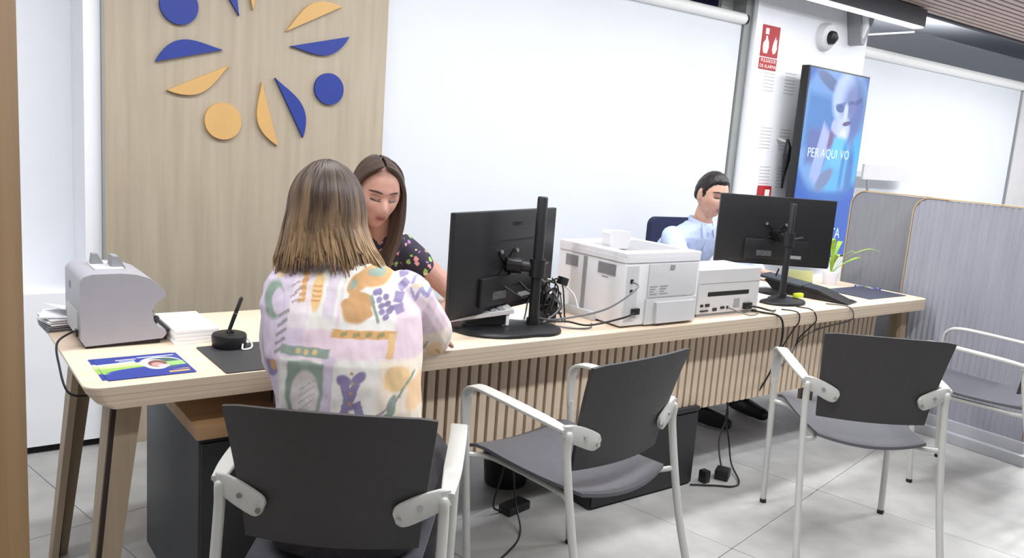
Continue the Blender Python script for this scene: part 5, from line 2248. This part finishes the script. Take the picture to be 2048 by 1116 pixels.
man, minv = human('person', 'man with short dark hair in a pale blue shirt behind the far monitor', (3.60, 3.27, 0), SK3, PM, HM, mtor,
                  [(m_lsh, m_lel, m_lwr, Vector((-.15, -1, 0)), Zv, -1, .3), (m_rsh, m_rel, m_rwr, Vector((.5, -.8, 0)), Zv, 1, .3)], mleg,
                  [MP(.0, .185, .99), MP(.012, .215, 1.06), MP(.018, .24, 1.13)])
face_parts(man, minv @ HM, PM, mat('black_brow', (50, 38, 34), .8), mat('lip_dull', (170, 112, 104), .5), .25)
bm = bmesh.new()
jr = [((0, -.01, .50), .190, .145), ((0, -.005, .62), .186, .138), ((0, .03, .74), .182, .132), ((0, .10, .87), .200, .134), ((0, .152, .955), .204, .114), ((.005, .176, .995), .155, .092), ((.012, .190, 1.020), .100, .080), ((.014, .198, 1.040), .074, .068)]
loft(bm, [(MP(*c), mr_, mg, hw, hd) for c, hw, hd in jr], 36, 2.4)
for sh, el, wr in ((m_lsh, m_lel, m_lwr), (m_rsh, m_rel, m_rwr)):
    tube(bm, spline([sh, el, el + (wr - el) * .85], 6), [.064, .063, .062, .061, .060, .058, .056, .053, .050, .047, .045, .044, .044], seg=18, dome=True)
me = remesh(bm, .0055, 4, 'shirt')
wrinkle(me, .0035, 13)
wrinkle(me, .0015, 34, seed=4)
me.transform(minv)
SHIRT = mat('pale_blue_shirt', (196, 210, 238), .8, rgb2=(188, 202, 232), scale=20)
link('shirt', me, SHIRT, man)
# shirt collar with open points
bm = bmesh.new()
col = []
for k in range(25):
    a = math.radians(-60 + 300 * k / 24)
    # front opening at forward (+b)
    aa = math.radians(90 + 28) + math.radians(304) * k / 24
    col.append(MP(.012 + .068 * math.cos(aa), .205 + .066 * math.sin(aa), 1.030 + .022 * (1 - math.sin(aa)) * .5 - .012 * max(0, math.sin(aa))))
strip(bm, col, .042, .007, (0, 0, 1))
for s in (-1, 1):
    prism(bm, [(0, 0), (.045 * s, .035), (.020 * s, -.045)], -.004, .004, 'y', mtx=Matrix.Translation(MP(.012 - s * -.028, .272, 1.005)) @ Matrix.Rotation(math.radians(180), 4, 'Z'))
o = obj('collar', bm, SHIRT, man, smooth=False)
o.data.transform(minv)
bm = bmesh.new()
strip(bm, [MP(.01, .272, .99), MP(.01, .245, .88), MP(.01, .18, .74)], .026, .004, mr_)
o = obj('placket', bm, mat('shirt_placket', (184, 198, 232), .8), man)
o.data.transform(minv)
bm = bmesh.new()
loft(bm, [(MP(0, -.02, .455), mr_, mg, .18, .14), (MP(0, -.02, .50), mr_, mg, .186, .146), (MP(0, -.01, .57), mr_, mg, .184, .136)], 28, 2.4)
for L in mleg:
    tube(bm, spline(L[:3], 5), [.095, .093, .089, .085, .080, .074, .069, .065, .062, .060, .058], seg=16, dome=True)
me = remesh(bm, .0065, 4, 'trousers')
me.transform(minv)
link('trousers', me, mat('navy_trousers', (36, 38, 50), .85, vary=.1, scale=30), man)
for L in mleg:
    bm = bmesh.new()
    d_ = (L[4] - L[3])
    d_.z = 0
    d_.normalize()
    tube(bm, [L[3] - d_ * .05, L[3] + d_ * .05 + Vector((0, 0, -.010)), L[4]], [.046, .046, .036], seg=14, dome=True)
    me = remesh(bm, .0065, 3, 'shoe')
    for v in me.vertices:
        v.co.z = max(v.co.z, .004)
    me.transform(minv)
    link('shoe', me, BLACK, man)
HAIR3 = hair_material('hair_black', (40, 33, 32), (46, 38, 36), .2, .9, .4)


def man_line(p):
    tab = ((-.11, -.062), (-.075, -.056), (-.05, -.035), (-.032, .012), (-.012, .034), (.006, .030), (.016, -.004), (.026, -.006), (.034, .036), (.046, .056), (.060, .068), (.11, .072))
    for (y0, z0), (y1, z1) in zip(tab, tab[1:]):
        if y0 <= p.y <= y1:
            return p.z - (z0 + (z1 - z0) * (p.y - y0) / (y1 - y0))
    return p.z - .06


skull_cap('hair', man, minv @ HM, PM, man_line, HAIR3, .009, .003)


# ---------------------------------------------------------------- office chairs of the staff
def office_chair(label, x, y, rz, hw=.23, top=1.06):
    t = empty('office_chair', (x, y, 0), rz)
    tag(t, label, 'chair', 'navy office chairs behind the desk')
    bm = bmesh.new()
    prism(bm, rounded(-.23, .23, -.22, .23, .07, 5), .385, .448)
    obj('seat', bm, NAVY, t, bevel=.015, smooth=True)
    bm = bmesh.new()
    prism(bm, rounded(-hw, hw, .53, top, .05, 5), .255, .30, 'y')
    obj('backrest', bm, NAVY, t, bevel=.012, smooth=True)
    bm = bmesh.new()
    strip(bm, spline([(0, .10, .375), (0, .28, .38), (0, .315, .46), (0, .308, .70)], 5), .06, .012, (1, 0, 0))
    obj('back_bar', bm, BLACKM, t, smooth=True)
    bm = bmesh.new()
    cyl(bm, (0, 0, .10), .028, .285, 16)
    obj('gas_column', bm, BLACKM, t, smooth=True)
    for k in range(5):
        a = math.radians(72 * k + 20)
        d = Vector((math.cos(a), math.sin(a), 0))
        bm = bmesh.new()
        tube(bm, [Vector((0, 0, .11)), d * .15 + Vector((0, 0, .10)), d * .29 + Vector((0, 0, .078))], [.03, .024, .016], seg=10)
        sp = obj('spoke', bm, BLACK, t, smooth=True)
        for s in (-1, 1):
            bm = bmesh.new()
            tt = d.cross(Zv) * s
            cyl(bm, d * .29 + tt * .007 + Vector((0, 0, .030)), .030, .018, 18, tt)
            obj('caster', bm, BLACK, sp, smooth=True)
    return t


office_chair('navy office chair behind the man in the blue shirt', 3.72, 3.10, math.radians(-8), .22, 1.03)
office_chair('navy office chair of the teller with the floral blouse', 1.70, 3.27, math.radians(-22), .18, .88)
